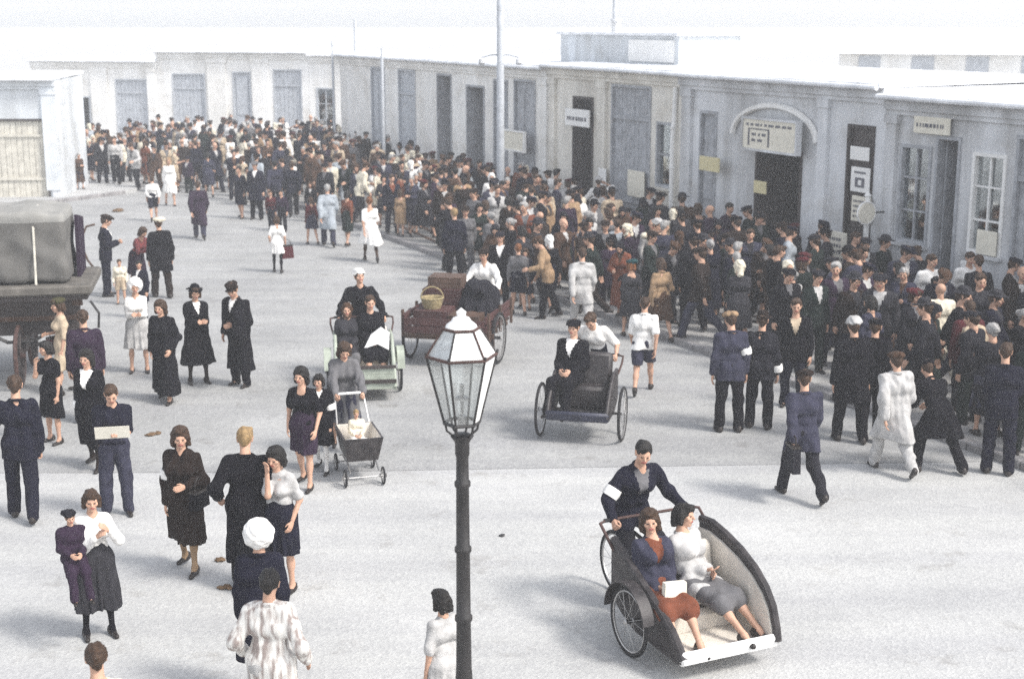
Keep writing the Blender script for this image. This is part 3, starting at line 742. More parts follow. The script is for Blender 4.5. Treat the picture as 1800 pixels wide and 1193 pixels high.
class Facade:
    """a vertical street front: local x to the right as seen from the street, y into the building"""
    def __init__(s, p, ang): s.p = Vector(p); s.a = ang; s.x = Vector((math.cos(ang), math.sin(ang))); s.n = Vector((-math.sin(ang), math.cos(ang)))
    def at(s, px, py):
        d = ray(px, py); D2 = Vector((d[0], d[1])); t = s.p.dot(s.n)/D2.dot(s.n); q = D2*t-s.p
        return q.dot(s.x), CAM_H+d[2]*t
    def w(s, x, y=0.): q = s.p+s.x*x+s.n*y; return q.x, q.y
def shop(fc, x0, x1, H, ops, mw, label, name='shop_building', depth=4.6, pil=(), mroof=None, cornice=.22, plinth=.35, base=KERB_H, signband=None, group=None, trim=None):
    X, Y = fc.w((x0+x1)/2); root = empty(name, (X, Y, base), fc.a); W = (x1-x0); o = (x0+x1)/2; H = H-base
    tag(root, label, 'building', group)
    mb = MB(); t = .32; ops = sorted([dict(q, a=q['a']-o, b=q['b']-o, z0=q['z0'], z1=q['z1']) for q in ops], key=lambda q: q['a'])
    cur = -W/2
    for q in ops:
        if q['a'] > cur: mb.span((cur, 0, 0), (q['a'], t, H))
        mb.span((q['a'], 0, q['z1']), (q['b'], t, H))
        if q['z0'] > .05: mb.span((q['a'], 0, 0), (q['b'], t, q['z0']))
        cur = q['b']
    if cur < W/2: mb.span((cur, 0, 0), (W/2, t, H))
    mb.span((-W/2, t, 0), (-W/2+.25, depth, H)); mb.span((W/2-.25, t, 0), (W/2, depth, H)); mb.span((-W/2+.25, depth-.25, 0), (W/2-.25, depth, H))
    mb.build('wall', mw, root)
    r = MB().prism([(-.28, H), (-.28, H+.09), (depth+.2, H+.16), (depth+.2, H+.05)], -W/2-.03, W/2+.03, axis='x').build('roof', mroof or M_TIN, root)
    n = max(2, int(W/.9))
    for i in range(n): MB().box((-W/2+(i+.5)*W/n, depth/2, H+.125), (.035, depth+.2, .025), Matrix.Rotation(math.atan2(.07, depth+.4), 4, 'X')).build('roof_seam', mroof or M_TIN, r)
    mb = MB().span((-W/2, -.14, H-cornice), (W/2, -.002, H-.003)); mb.span((-W/2, -.08, H-cornice-.1), (W/2, -.002, H-cornice-.003)); mb.build('cornice', trim or mw, root)
    cur = -W/2
    for q in ops:
        if q['z0'] < plinth:
            if q['a']-.08 > cur+.02: MB().span((cur, -.05, 0), (q['a']-.08, -.002, plinth)).build('plinth', M_PL['grey'], root)
            cur = q['b']+.08
    if cur < W/2-.02: MB().span((cur, -.05, 0), (W/2, -.002, plinth)).build('plinth', M_PL['grey'], root)
    for (pa, pb) in pil:
        c = (pa+pb)/2-o; MB().span((c-(pb-pa)/2, -.09, plinth), (c+(pb-pa)/2, -.003, H-cornice-.1)).span((c-(pb-pa)/2-.04, -.12, H-cornice-.28), (c+(pb-pa)/2+.04, -.003, H-cornice-.103)).build('pilaster', trim or mw, root)
    MB().tube([(-W/2, -.33, H+.03), (W/2, -.33, H-.0)], .055, 8).build('gutter', M_TIN, root, True)
    for q in ops:
        a, b, z0, z1 = q['a'], q['b'], q['z0'], q['z1']; mf = q.get('m', M_GW); kind = q['k']; fw = .07
        nm = {'window': 'window', 'door': 'door', 'shutter': 'shutter', 'dark': 'doorway'}[kind]
        # frame
        fr = MB().span((a, -.03, z0), (a+fw, .16, z1)).span((b-fw, -.03, z0), (b, .16, z1)).span((a+fw, -.03, z1-fw), (b-fw, .16, z1))
        if kind == 'window': fr.span((a+fw, -.03, z0), (b-fw, .16, z0+fw))
        mf0 = mf; mf = q.get('fm', mf)
        if kind == 'dark':
            fr.build('doorway', mf, root)
            lf = MB().span((a+fw, .17, z0), (a+fw+.05, .17+(b-a)*.45, z1-fw)).build('door_leaf', mf, root)
            continue
        ch = fr.build(nm, mf, root); mf = mf0
        if kind == 'window':
            nx = max(1, round((b-a)/.55)); nz = max(1, round((z1-z0)/.75))
            for i in range(1, nx): MB().span((a+(b-a)*i/nx-.018, .02, z0+fw), (a+(b-a)*i/nx+.018, .07, z1-fw)).build('mullion', mf, ch)
            for i in range(1, nz): MB().span((a+fw, .025, z0+(z1-z0)*i/nz-.018), (b-fw, .065, z0+(z1-z0)*i/nz+.018)).build('glazing_bar', mf, ch)
            for i in range(nx):
                for j in range(nz):
                    MB().span((a+(b-a)*i/nx+.02, .072, z0+(z1-z0)*j/nz+.02), (a+(b-a)*(i+1)/nx-.02, .078, z0+(z1-z0)*(j+1)/nz-.02)).build('pane', M_GLASS, ch)
            MB().span((a-.06, -.13, z0-.06), (b+.06, -.032, z0-.003)).build('sill', trim or mw, ch)
            MB().span((a+fw, .30, z0), (b-fw, .33, z1)).build('curtain', q.get('cm', M_DW), ch)
        elif kind == 'shutter':
            n = max(2, round((b-a-2*fw)/.2)); pw = (b-a-2*fw)/n
            for i in range(n): MB().span((a+fw+i*pw+.006, .05+random.uniform(0, .012), z0), (a+fw+(i+1)*pw-.006, .09, z1-fw)).build('plank', mf, ch)
            for zz in (.25, .78): MB().span((a+fw, .0, z0+(z1-z0)*zz), (b-fw, .045, z0+(z1-z0)*zz+.1)).build('batten', mf, ch)
        elif kind == 'door':
            n = 2 if b-a > 1.1 else 1; lw = (b-a-2*fw)/n
            for i in range(n):
                xa = a+fw+i*lw; lf = MB().span((xa+.008, .06, z0), (xa+lw-.008, .11, z1-fw)).build('door_leaf', mf, ch)
                for (p0, p1) in ((.08, .36), (.42, .92)): MB().span((xa+.1, .03, z0+(z1-z0)*p0), (xa+lw-.1, .058, z0+(z1-z0)*p1)).build('door_panel', q.get('pm', mf), ch)
                MB().span((xa+(lw-.1 if i == 0 else .06), .0, z0+1.0), (xa+(lw-.06 if i == 0 else .1), .03, z0+1.14)).build('handle', M_IRON, ch)
    return root

p0 = UW(0, PAVE_W); ANG_R = math.atan2(-UD.y, -UD.x)
FR = Facade(p0, ANG_R)
def op(fc, k, pxa, pxb, ptop, z0=0., pbot=None, base=KERB_H, **kw):
    a, zt = fc.at(pxa, ptop); b, zt2 = fc.at(pxb, ptop); z1 = (zt+zt2)/2-base
    if pbot is not None: z0 = (fc.at(pxa, pbot)[1]+fc.at(pxb, pbot)[1])/2-base
    return dict(k=k, a=a, b=b, z0=z0, z1=z1, **kw)
fx = lambda px, py=300: FR.at(px, py)[0]
shop(FR, fx(1556), fx(1556)+14, 4.42, [op(FR, 'window', 1585, 1640, 255, pbot=430, m=M_GW), op(FR, 'dark', 1648, 1692, 240, m=M_GW),
     op(FR, 'window', 1712, 1772, 270, pbot=450, m=M_WP), op(FR, 'shutter', 1790, 1850, 240, m=M_GW)], M_PL['grey'],
     'blue-grey single-storey shop with the tall white-framed window', pil=((fx(1556)+.05, fx(1556)+.35),))
shop(FR, fx(1196), fx(1556)-.01, 4.62, [op(FR, 'door', 1232, 1262, 195, m=M_GW), op(FR, 'dark', 1330, 1412, 262, m=M_DW),
     op(FR, 'door', 1492, 1540, 220, m=M_DW)], M_PL['grey'],
     'grey plastered shop with an arched hood over its wide entrance', pil=((fx(1200), fx(1200)+.4), (fx(1440), fx(1440)+.3)))
B2 = shop(FR, fx(966), fx(1196)-.01, 4.66, [op(FR, 'dark', 1008, 1044, 170, m=M_DW), op(FR, 'shutter', 1076, 1146, 150, m=M_GW), op(FR, 'window', 1155, 1183, 215, pbot=330, m=M_GW)],
     M_PL['cream'], 'cream plastered shop with a rooftop attic and plank shutters', pil=((fx(968), fx(968)+.35), (fx(1052), fx(1052)+.45)))
B1 = shop(FR, fx(752)-9, fx(966)-.01, 4.6, [op(FR, 'door', 652, 676, 118, m=M_FW), op(FR, 'shutter', 700, 730, 122, m=M_FW), op(FR, 'dark', 768, 794, 130, m=M_GW), op(FR, 'dark', 820, 852, 150, m=M_GW), op(FR, 'shutter', 868, 893, 140, m=M_GW), op(FR, 'door', 904, 942, 140, m=M_GW)],
     M_PL['white'], 'white plastered shop with a row of tall openings beside the mast', pil=((fx(950), fx(964)),))
# rooftop attic with a framed board and chimney on the cream shop
FA = Facade(FR.w(0, 1.6), ANG_R); xa, zt = FA.at(986, 56); xb, _ = FA.at(1194, 56); wA = xb-xa; zr = 4.62
at = empty('rooftop_attic', (*FA.w((xa+xb)/2, 0), zr), ANG_R)
tag(at, 'pale flat-topped attic box standing on the cream shop roof', 'attic'); hA = zt-zr
MB().span((-wA/2, 0, 0), (wA/2, 2.0, hA-.08)).build('wall', M_PL['bluegrey'], at)
MB().span((-wA/2-.1, -.12, hA-.078), (wA/2+.1, 2.1, hA)).build('roof', M_TIN, at)
MB().span((wA*.12, -.05, .22), (wA/2-.2, -.003, hA-.2)).build('panel', M_WP, at)
MB().lathe([(.14, hA), (.14, hA+.3), (.18, hA+.31), (.18, hA+.38)], 10, (-wA*.15, .6, 0)).build('chimney', M_PL['grey'], at)
# arch hood over the entrance of the grey shop
ax_, az_ = FR.at(1368, 200); xa, _ = FR.at(1292, 215); xb, _ = FR.at(1440, 215)
ah = empty('arched_hood', (*FR.w((xa+xb)/2, -.05), 0), ANG_R); tag(ah, 'shallow arched moulding above the framed shop sign', 'moulding')
rr = (xb-xa)/2; pts = [(rr*math.cos(R(a)), 0, az_-.55+.72*math.sin(R(a))) for a in range(0, 181, 12)]
MB().tube(pts, .075, 6).build('arch_moulding', M_PL['white'], ah)

FL = Facade((-4.6, 69.0), R(-9))
lx = lambda px: FL.at(px, 200)[0]
def far_ops(lst, m): return [op(FL, k, a, b, t, m=m, **kw) for (k, a, b, t, kw) in lst]
shop(FL, lx(545), lx(752), 4.35, far_ops([('window', 556, 588, 150, dict(pbot=235)), ('door', 612, 642, 135, {}), ('dark', 668, 690, 130, {}), ('door', 712, 738, 135, {})], M_FW), M_PL['white'],
     'far white shop row end with narrow grey doors', base=0., group=None)
shop(FL, lx(280), lx(545)-.01, 4.5, far_ops([('shutter', 302, 360, 125, {}), ('door', 408, 440, 122, {}), ('shutter', 480, 530, 118, {})], M_FW), M_PL['white'],
     'far white shop with wide grey shutters between broad piers', base=0., pil=((lx(368), lx(400)), (lx(446), lx(474))))
shop(FL, lx(60), lx(280)-.01, 4.05, far_ops([('dark', 104, 158, 165, {}), ('shutter', 202, 258, 135, {})], M_FW), M_PL['white'],
     'far white shop with one dark entrance and one shuttered bay', base=0., pil=((lx(164), lx(192)), (lx(262), lx(276))))
# booth on the far left
FB = Facade(G(104, 352)[:2], R(4))
bx = lambda px: FB.at(px, 280)[0]
shop(FB, bx(-120), bx(106), 4.05, [op(FB, 'shutter', -30, 80, 203, m=M_PW, fm=M_DW)], M_PL['bluegrey'],
     'blue-grey corner house with pale plank shutters behind the wagon', depth=4., pil=((bx(80), bx(104)),), base=0.)
# pale second row whose roofs show over the shops
for (x, y, w, h, l) in ((21, 66, 12, 5.0, 'low hazy house behind the grey shop roofs'), (34, 80, 16, 5.0, 'wide hazy house with plain roof far behind the shops')):
    r = empty('house', (x, y, 0), R(-20)); tag(r, l, 'building')
    MB().span((-w/2, 0, 0), (w/2, 8, h-.5)).build('wall', M_PL['white'], r)
    MB().prism([(-.4, h-.5), (4, h+.35), (8.4, h-.5)], -w/2-.2, w/2+.2, axis='x').build('roof', M_TIN, r)
    for i in range(int(w/2.4)): f_ = MB().span((-w/2+.9+i*2.4, -.04, 2.9), (-w/2+1.9+i*2.4, .05, 4.4)).build('window', M_FW, r)

# ------------------------------------------------------------------ poles
def pole(px, py, h, r, label, arms=True, m=M_FW):
    x, y, z = G(px, py); z = ground_z(x, y); root = empty('street_mast', (x, y, z)); tag(root, label, 'mast', None)
    MB().lathe([(r*1.9, 0), (r*1.9, .5), (r*1.2, .6), (r*1.1, 1.5), (r*.75, h), (0, h+.1)], 12).build('shaft', m, root, True)
    if arms:
        zz = CAM_H+ray(px, 108)[2]/ray(px, 108)[1]*y-z
        MB().tube([(-.55, 0, zz+.1), (-.25, 0, zz+.18), (.25, 0, zz+.18), (.55, 0, zz+.1)], .035, 6).build('cross_arm', m, root)
        for s in (-1, 1): MB().lathe([(.03, .1), (.09, .06), (.1, -.05), (.05, -.1)], 10, (s*.52, 0, zz)).build('insulator', M_PL['grey'], root)
    return root
pole(880, 408, 9.5, .105, 'tall pale mast with a cross arm before the white shop')
pole(630, 300, 6.0, .07, 'thin grey pole rising from the far crowd', False)
pole(676, 345, 4.9, .06, 'short thin pole beside the far white shop doors', False)
pole(590, 300, 5.0, .055, 'slim pole between the far white shops', False)
o = pole(1080, 330, 8.0, .09, 'slender mast standing behind the rooftop attic', False)
FM = Facade(FR.w(0, 7.0), ANG_R); o.location = (*FM.w(FM.at(1080, 60)[0]), 0)

# ------------------------------------------------------------------ signs and posters on the shop fronts
def board(name, fc, px0, py0, px1, py1, m, label, cat, y=-.05, th=.03, frame=None, lines=None, mlines=None, tilt=0.):
    xa, za = fc.at(px0, (py0+py1)/2)[0], fc.at((px0+px1)/2, py0)[1]; xb, zb = fc.at(px1, (py0+py1)/2)[0], fc.at((px0+px1)/2, py1)[1]
    X, Y = fc.w((xa+xb)/2, y); r = empty(name, (X, Y, zb), fc.a); tag(r, label, cat); w = xb-xa; h = za-zb
    MB().span((-w/2, -th, 0), (w/2, 0, h), bev=.006).build('panel', m, r)
    if frame:
        MB().span((-w/2-.05, -th-.03, -.05), (w/2+.05, .0, 0)).span((-w/2-.05, -th-.03, h), (w/2+.05, 0, h+.05)).span((-w/2-.05, -th-.03, 0), (-w/2, 0, h)).span((w/2, -th-.03, 0), (w/2+.05, 0, h)).build('frame', frame, r)
    if lines:
        mb = MB()
        for (ua, ub, va, vb) in lines: mb.span((-w/2+w*ua, -th-.006, h*va), (-w/2+w*ub, -th-.001, h*vb))
        mb.build('faded_lettering', mlines or M_INK, r)['kind'] = 'stuff'
    return r
def scribble(n, seed, x0=.1, x1=.9, y0=.1, y1=.9):
    r = random.Random(seed); out = []
    for i in range(n):
        yy = y0+(y1-y0)*(i+.5)/n; x = x0
        while x < x1-.06:
            w = r.uniform(.03, .1); out.append((x, min(x1, x+w), yy-.25*(y1-y0)/n, yy+.2*(y1-y0)/n)); x += w+r.uniform(.02, .05)
    return out
board('shop_sign', FR, 1326, 212, 1420, 264, M_PAPER, 'framed cream sign board with faded lettering over the entrance', 'sign', y=-.2, th=.12, frame=M_PL['grey'],
      lines=scribble(1, 3, .06, .94, .74, .92)+[(.1, .13, .1, .7), (.1, .5, .66, .7), (.48, .51, .1, .7)]+scribble(2, 5, .17, .44, .2, .6))
board('notice', FR, 1500, 258, 1533, 282, M_WP, 'plain white square notice highest on the dark shop door', 'notice', y=-.06)
board('notice', FR, 1501, 294, 1534, 338, M_WP, 'white notice with a dark emblem in the middle of the dark door', 'notice', y=-.06,
      lines=[(.2, .8, .75, .83), (.25, .75, .5, .58), (.25, .4, .2, .5), (.6, .75, .2, .5), (.4, .6, .2, .28)])
board('notice', FR, 1502, 345, 1535, 390, M_PAPER, 'cream notice lowest on the dark shop door', 'notice', y=-.06, lines=scribble(4, 9))
board('poster', FR, 1479, 402, 1530, 472, M_PAPER, 'large torn cream poster beside the dark shop door', 'poster', y=-.62, lines=scribble(5, 19))
board('notice', FR, 1330, 318, 1352, 340, M_YPAPER, 'small yellowed notice inside the wide shop entrance', 'notice', y=-.06)
board('poster', FR, 1110, 300, 1139, 346, M_PAPER, 'bright cream poster on the plank shutters', 'poster', y=-.10)
board('poster', FR, 1060, 296, 1073, 345, M_WP, 'narrow white paper strip on the cream pilaster', 'poster', y=-.13)
board('shop_sign', FR, 904, 231, 942, 262, M_PAPER, 'small cream hanging board on the white shop by the mast', 'sign', y=-.35, th=.06, frame=M_WP)
board('shop_sign', FR, 1002, 192, 1044, 222, M_WP, 'white signboard over the narrow doorway of the cream shop', 'sign', y=-.12, th=.05, lines=scribble(1, 4, .1, .9, .2, .7))
board('shop_sign', FR, 1612, 206, 1676, 236, M_PAPER, 'long pale signboard above the blue-grey shop windows', 'sign', y=-.06, lines=scribble(1, 8, .08, .92, .25, .75))
board('shop_sign', FR, 1250, 275, 1284, 300, M_YPAPER, 'square cream sign beside the grey door', 'sign', y=-.3, th=.05)
board('vertical_sign', FR, 1727, 455, 1750, 545, M_WP, 'tall narrow white sign strip standing under the white-framed window', 'sign', y=-.55, th=.05,
      lines=[(.05, .95, .26, .29), (.05, .95, .52, .55), (.05, .95, .78, .81)])
board('poster', FR, 1722, 405, 1757, 448, M_PAPER, 'cream sheet pasted inside the white window frame', 'poster', y=-.06)
xx, zz = FR.at(1190, 210); _, z2 = FR.at(1190, 340)
r = empty('downpipe', (*FR.w(xx, -.12), KERB_H), ANG_R); tag(r, 'white drainpipe on the edge of the cream shop', 'drainpipe')
MB().tube([(0, 0, .02), (0, 0, 3.0), (0, .03, 3.3), (0, .06, 4.2)], .06, 8).build('pipe', M_WP, r, True)
for z in (1., 2.2, 3.2): MB().lathe([(.075, z-.03), (.075, z+.03)], 10).build('bracket', M_WP, r)
xx, zz = FR.at(1560, 372)
r = empty('round_sign', (*FR.w(xx, -.55), zz), ANG_R); tag(r, 'small round pale sign on a bracket at the shop corner', 'sign')
MB().lathe([(.0, -.03), (.2, -.03), (.22, 0), (.2, .03), (0, .03)], 20, axis='x').build('disc', M_PAPER, r, True)
MB().tube([(.23*0, .23*math.cos(R(a)), .23*math.sin(R(a))) for a in range(0, 360, 20)], .02, 6, closed=True).build('rim', M_WP, r, True)
MB().tube([(0, .2, 0), (0, .55, 0)], .02, 6).build('bracket', M_IRON, r)
xx, zz = FR.at(1546, 400); r = empty('white_post', (*FR.w(xx, -.35), KERB_H), ANG_R); tag(r, 'white painted post in front of the dark shop door', 'post')
MB().lathe([(.09, 0), (.09, .15), (.06, .17), (.055, 2.3), (.08, 2.32), (.0, 2.42)], 10).build('shaft', M_WP, r, True)

# ------------------------------------------------------------------ haze
hz = MB().span((-260, -8, -1.0), (260, 420, 11.0)).build('haze', mat('haze_air', (1, 1, 1)))
hz['kind'] = 'stuff'; hm = bpy.data.materials.new('haze_air'); hm.use_nodes = True; hn = hm.node_tree; hn.nodes.clear()
pvn = hn.nodes.new('ShaderNodeVolumePrincipled'); pvn.inputs['Density'].default_value = .0024; pvn.inputs['Color'].default_value = (.97, .98, 1, 1); pvn.inputs['Anisotropy'].default_value = .2
ho = hn.nodes.new('ShaderNodeOutputMaterial'); hn.links.new(pvn.outputs[0], ho.inputs['Volume'])
hz.data.materials.clear(); hz.data.materials.append(hm)
M_FROST = glass('frosted_glass', (.9, .9, .88), .4, .3)
# ------------------------------------------------------------------ gas lamp
def gas_lamp():
    Yl = 9.75; xl = (812-900)/FPX*(Yl*math.cos(PITCH)+2.7*math.sin(PITCH))
    def zat(py): d = ray(812, py); return CAM_H+d[2]/d[1]*Yl
    r = empty('street_lamp', (xl, Yl, 0), R(0)); tag(r, 'black iron gas street lamp with tapering glass lantern and white top', 'street lamp')
    zc = zat(766); zb = zat(742); zr = zat(624); zv = zat(577); zt = zat(548)
    prof = [(.15, 0), (.15, .12), (.12, .16), (.11, .7), (.13, .74), (.09, .8), (.075, 1.0), (.058, 1.25)]
    for q in (.22, .52, .8):
        zq = 1.25+(zc-1.25)*q; rad = .056-.012*q; prof += [(rad, zq-.03), (rad+.012, zq-.015), (rad+.012, zq+.015), (rad, zq+.03)]
    prof += [(.044, zc-.16), (.052, zc-.13), (.052, zc-.05), (.062, zc-.03), (.085, zc), (.05, zc+.02)]
    MB().lathe(prof, 16).build('post', M_IRON, r, True)
    rb, rt, rv = .128, .252, .13
    hx = [R(a) for a in range(12, 372, 60)]
    P = lambda rad, a, z: (rad*math.cos(a), rad*math.sin(a), z)
    for a in hx[::1]:
        MB().tube([P(.06, a, zc+.0), P(rb*.86, a, zc+.045), P(rb*.95, a, zb)], .009, 6).build('cradle_arm', M_IRON, r)
    MB().tube([P(rb, a, zb) for a in hx], .013, 6, closed=True).build('bottom_ring', M_IRON, r)
    MB().tube([P(rt, a, zr) for a in hx], .012, 6, closed=True).build('top_ring', M_RUST, r)
    MB().tube([P(rv, a, zv) for a in hx], .012, 6, closed=True).build('vent_ring', M_RUST, r)
    for i, a in enumerate(hx):
        MB().tube([P(rb, a, zb), P(rt, a, zr), P(rt*1.03, a, zr+.03)], .0085, 6).build('glazing_bar', M_IRON, r)
        a2 = hx[(i+1) % 6]
        q = [P(rb*.985, a, zb), P(rb*.985, a2, zb), P(rt*.985, a2, zr), P(rt*.985, a, zr)]
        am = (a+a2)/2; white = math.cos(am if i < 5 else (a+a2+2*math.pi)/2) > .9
        ins = [(x*.97, y*.97, z) for x, y, z in q]
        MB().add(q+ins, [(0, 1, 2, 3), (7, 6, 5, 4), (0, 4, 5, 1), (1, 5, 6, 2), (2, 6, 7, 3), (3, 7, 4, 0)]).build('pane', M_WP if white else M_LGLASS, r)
        # sloping roof panes
        q = [P(rt*.98, a, zr+.004), P(rt*.98, a2, zr+.004), P(rv*.98, a2, zv), P(rv*.98, a, zv)]
        ins = [(x*.96, y*.96, z-.004) for x, y, z in q]
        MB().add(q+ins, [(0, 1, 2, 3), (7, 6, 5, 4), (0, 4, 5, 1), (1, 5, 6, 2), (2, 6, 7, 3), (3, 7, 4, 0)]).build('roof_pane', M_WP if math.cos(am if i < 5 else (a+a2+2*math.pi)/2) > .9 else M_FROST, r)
        MB().tube([P(rt, a, zr), P(rv, a, zv)], .008, 6).build('roof_bar', M_RUST if i % 2 else M_IRON, r)
    MB().lathe([(rv*.9, zv), (rv*.8, zv+.03), (.07, zv+.055), (.06, zv+.075), (.03, zt-.03), (.035, zt), (.0, zt+.03)], 12).build('cap', M_WP, r, True)
    MB().lathe([(.03, zb-.02), (.03, zb+.05), (.012, zb+.06), (.012, zb+.16), (.05, zb+.17), (.05, zb+.185), (.016, zb+.2), (.016, zb+.28), (0, zb+.285)], 10).build('burner', M_CHR, r, True)
gas_lamp()

# ------------------------------------------------------------------ wheels and vehicles
WH = {}
def wheel(parent, loc, rad, tyre=.022, spokes=16, wood=False, steer=0., name='wheel'):
    key = (rad, tyre, spokes, wood)
    if key not in WH:
        n = 30; ring = lambda r_, rr_, s=6: MB().tube([(0, r_*math.cos(2*math.pi*i/n), r_*math.sin(2*math.pi*i/n)) for i in range(n)], rr_, s, closed=True)
        t = ring(rad-tyre, tyre).mesh('wheel', M_RUST if wood else M_RUB, True)
        rm = ring(rad-tyre*2.2, tyre*(.9 if wood else .55), 6).mesh('rim', M_DW if wood else M_CHR, True)
        mb = MB()
        for i in range(spokes):
            a = 2*math.pi*i/spokes; s = (-1)**i*(.0 if wood else .03)
            mb.tube([(s, .02*math.cos(a), .02*math.sin(a)), (0, (rad-tyre*2.2)*math.cos(a), (rad-tyre*2.2)*math.sin(a))], .016 if wood else .0026, 5)
        sp = mb.mesh('spokes', M_DW if wood else M_CHR)
        hb = MB().lathe([(.0, -.1), (.03, -.1), (.045, -.05), (.06, 0), (.045, .05), (.03, .1), (0, .1)] if wood else [(0, -.05), (.02, -.05), (.03, -.04), (.016, -.03), (.016, .03), (.03, .04), (.02, .05), (0, .05)], 10, axis='x').mesh('hub', M_RUST if wood else M_CHR, True)
        WH[key] = (t, rm, sp, hb)
    t, rm, sp, hb = WH[key]
    o = link(name, t, parent); o.location = loc; o.rotation_euler = (random.uniform(0, 6), 0, steer)
    link('rim', rm, o); k = link('spokes', sp, o); k['kind'] = 'stuff'; link('hub', hb, o)
    return o
def thick(poly, x, t):  # profile (y,z) extruded in x
    return MB().prism(poly, x-t/2, x+t/2, axis='x')
def rickshaw(x, y, th, label, m_side, m_in, m_front, fender=True, W=.92, hood=False, lip=None, sidehi=1.0, frontboard=False, tall=False, dz=0., ys=1., rad=.345, zsc=1., tw=.13):
    r = empty('cycle_rickshaw', (x, y, 0), R(th)); tag(r, label, 'rickshaw')
    for s in (-1, 1):
        wheel(r, (s*(W/2+tw), .38, rad), rad)
        if fender:
            pts = [(.38+(rad+.05)*math.cos(R(a)), rad+(rad+.05)*math.sin(R(a))) for a in range(15, 176, 10)]
            inn = [(.38+(rad+.035)*math.cos(R(a)), rad+(rad+.035)*math.sin(R(a))) for a in range(175, 14, -10)]
            mb = MB(); n = len(pts); xx0, xx1 = s*(W/2+tw)-.06, s*(W/2+tw)+.06
            vs = [(xx0, a, b) for a, b in pts]+[(xx1, a, b) for a, b in pts]+[(xx0, a, b) for a, b in inn[::-1]]+[(xx1, a, b) for a, b in inn[::-1]]
            fs = []
            for i in range(n-1):
                fs += [(i, i+1, n+i+1, n+i), (2*n+i, 3*n+i, 3*n+i+1, 2*n+i+1), (i, 2*n+i, 2*n+i+1, i+1), (n+i, n+i+1, 3*n+i+1, 3*n+i)]
            fs += [(0, n, 3*n, 2*n), (n-1, 3*n-1, 4*n-1, 2*n-1)]
            mb.add(vs, fs).build('mudguard', m_side, r, True)
    wheel(r, (0, -1.02, .345), .345)
    MB().tube([(-W/2-.16, .38, rad), (W/2+.16, .38, rad)], .02, 8).build('axle', M_IRON, r)
    # passenger tub
    prof = [(-.16, .36), (.3, .2), (1.13, .19), (1.16, .25), (1.10, .36), (.97, .50), (.78, .64), (.52, .78), (.27, .90), (.03, 1.0*sidehi+.02), (-.17, 1.04*sidehi)]
    if tall: prof = [(-.16, .36), (.3, .2), (1.13, .19), (1.17, .25), (1.14, .38), (1.07, .56), (.95, .70), (.76, .83), (.52, .93), (.25, 1.0), (.0, 1.04), (-.19, 1.02)]
    prof = [(a*ys, .2+(b-.2)*zsc+dz) for a, b in prof]; sy = .2 if tall else 0.; sz = -.1 if tall else 0.
    low = [(-.16, .36), (.3, .2), (1.13, .19), (1.16, .25), (1.08, .34), (.95, .45), (.75, .56), (.5, .67), (.25, .78), (0, .9), (-.17, .97)]; full = prof
    for s in (-1, 1):
        prof = low if (tall and s > 0) else full
        p = thick(prof, s*W/2, .05).build('side_panel', m_side, r)
        MB().tube([(s*W/2, a, b) for a, b in prof[3:]], .042 if tall else .03, 8).build('padded_edge', m_side, p, True)
        if tall: thick([(a*.97+.02, .25+(b-.25)*.9) for a, b in prof], s*(W/2-.04), .025).build('side_lining', m_in, r)
    MB().span((-W/2+.03, .3*ys, .2+dz), (W/2-.03, 1.10*ys, .225+dz)).build('floor', m_in, r)
    MB().box((0, .17*ys+sy, .40+dz+sz), (W-.12, .46*ys, .34+sz), bev=.05).build('seat_cushion', m_in, r, True)
    MB().box((0, -.1+sy, .76+dz+sz), (W-.12, .13, .5), Matrix.Rotation(R(10), 4, 'X'), bev=.05).build('backrest', m_in, r, True)
    if frontboard:
        for i in range(3): MB().span((-W/2+.02, .955+.18, .22+i*.125), (W/2-.02, .98+.18, .34+i*.125)).build('front_board', m_front, r)
        MB().span((-W/2-.02, 1.161, .32), (W/2+.02, 1.19, .38)).build('rail', M_DW, r); MB().span((-W/2-.02, 1.161, .56), (W/2+.02, 1.19, .61)).build('rail', M_DW, r)
    else:
        MB().box((0, 1.14*ys, .25+dz), (W+.06, .07, .15), Matrix.Rotation(R(-12), 4, 'X'), bev=.03).build('footboard', lip or m_front, r, True)
    if hood:
        for k in range(3):
            pts = [(W/2*1.03*math.cos(R(a)), -.25-.09*k-.1*math.sin(R(a)), .88+.24*math.sin(R(a))-.02*k) for a in range(0, 181, 15)]
            MB().tube(pts, .055, 7).build('folded_hood', m_side, r, True)
    # bicycle half
    MB().tube([(0, -.18, .42), (0, -.62, .32), (0, -1.02, .345)], .02, 8).tube([(0, -.62, .32), (0, -.74, .88)], .018, 8).tube([(0, -.2, .75), (0, -.72, .8)], .02, 8).tube([(.05, -1.02, .345), (.03, -.73, .8)], .012, 6).tube([(-.05, -1.02, .345), (-.03, -.73, .8)], .012, 6).build('bicycle_frame', M_IRON, r)
    MB().lathe([(0, -.012), (.1, -.012), (.1, .012), (0, .012)], 18, (.07, -.62, .32), axis='x').build('chainring', M_CHR, r)
    for s, dz in ((-1, .16), (1, -.16)):
        MB().tube([(s*.06, -.62, .32), (s*.1, -.62+dz*.3, .32+dz)], .011, 6).box((s*.15, -.62+dz*.3, .32+dz), (.1, .08, .025)).build('pedal', M_IRON, r)
    MB().box((0, -.76, .915), (.2, .26, .07), bev=.03).build('saddle', LEATHERB, r, True)
    hb = [(-W/2-.02, -.12, .86), (-W/2-.06, -.22, 1.0), (-W/2-.06, -.34, 1.08), (-W/2+.02, -.37, 1.09), (W/2-.02, -.37, 1.09), (W/2+.06, -.34, 1.08), (W/2+.06, -.22, 1.0), (W/2+.02, -.12, .86)]
    MB().tube(hb, .016, 8).build('push_handle', M_RUST, r, True)
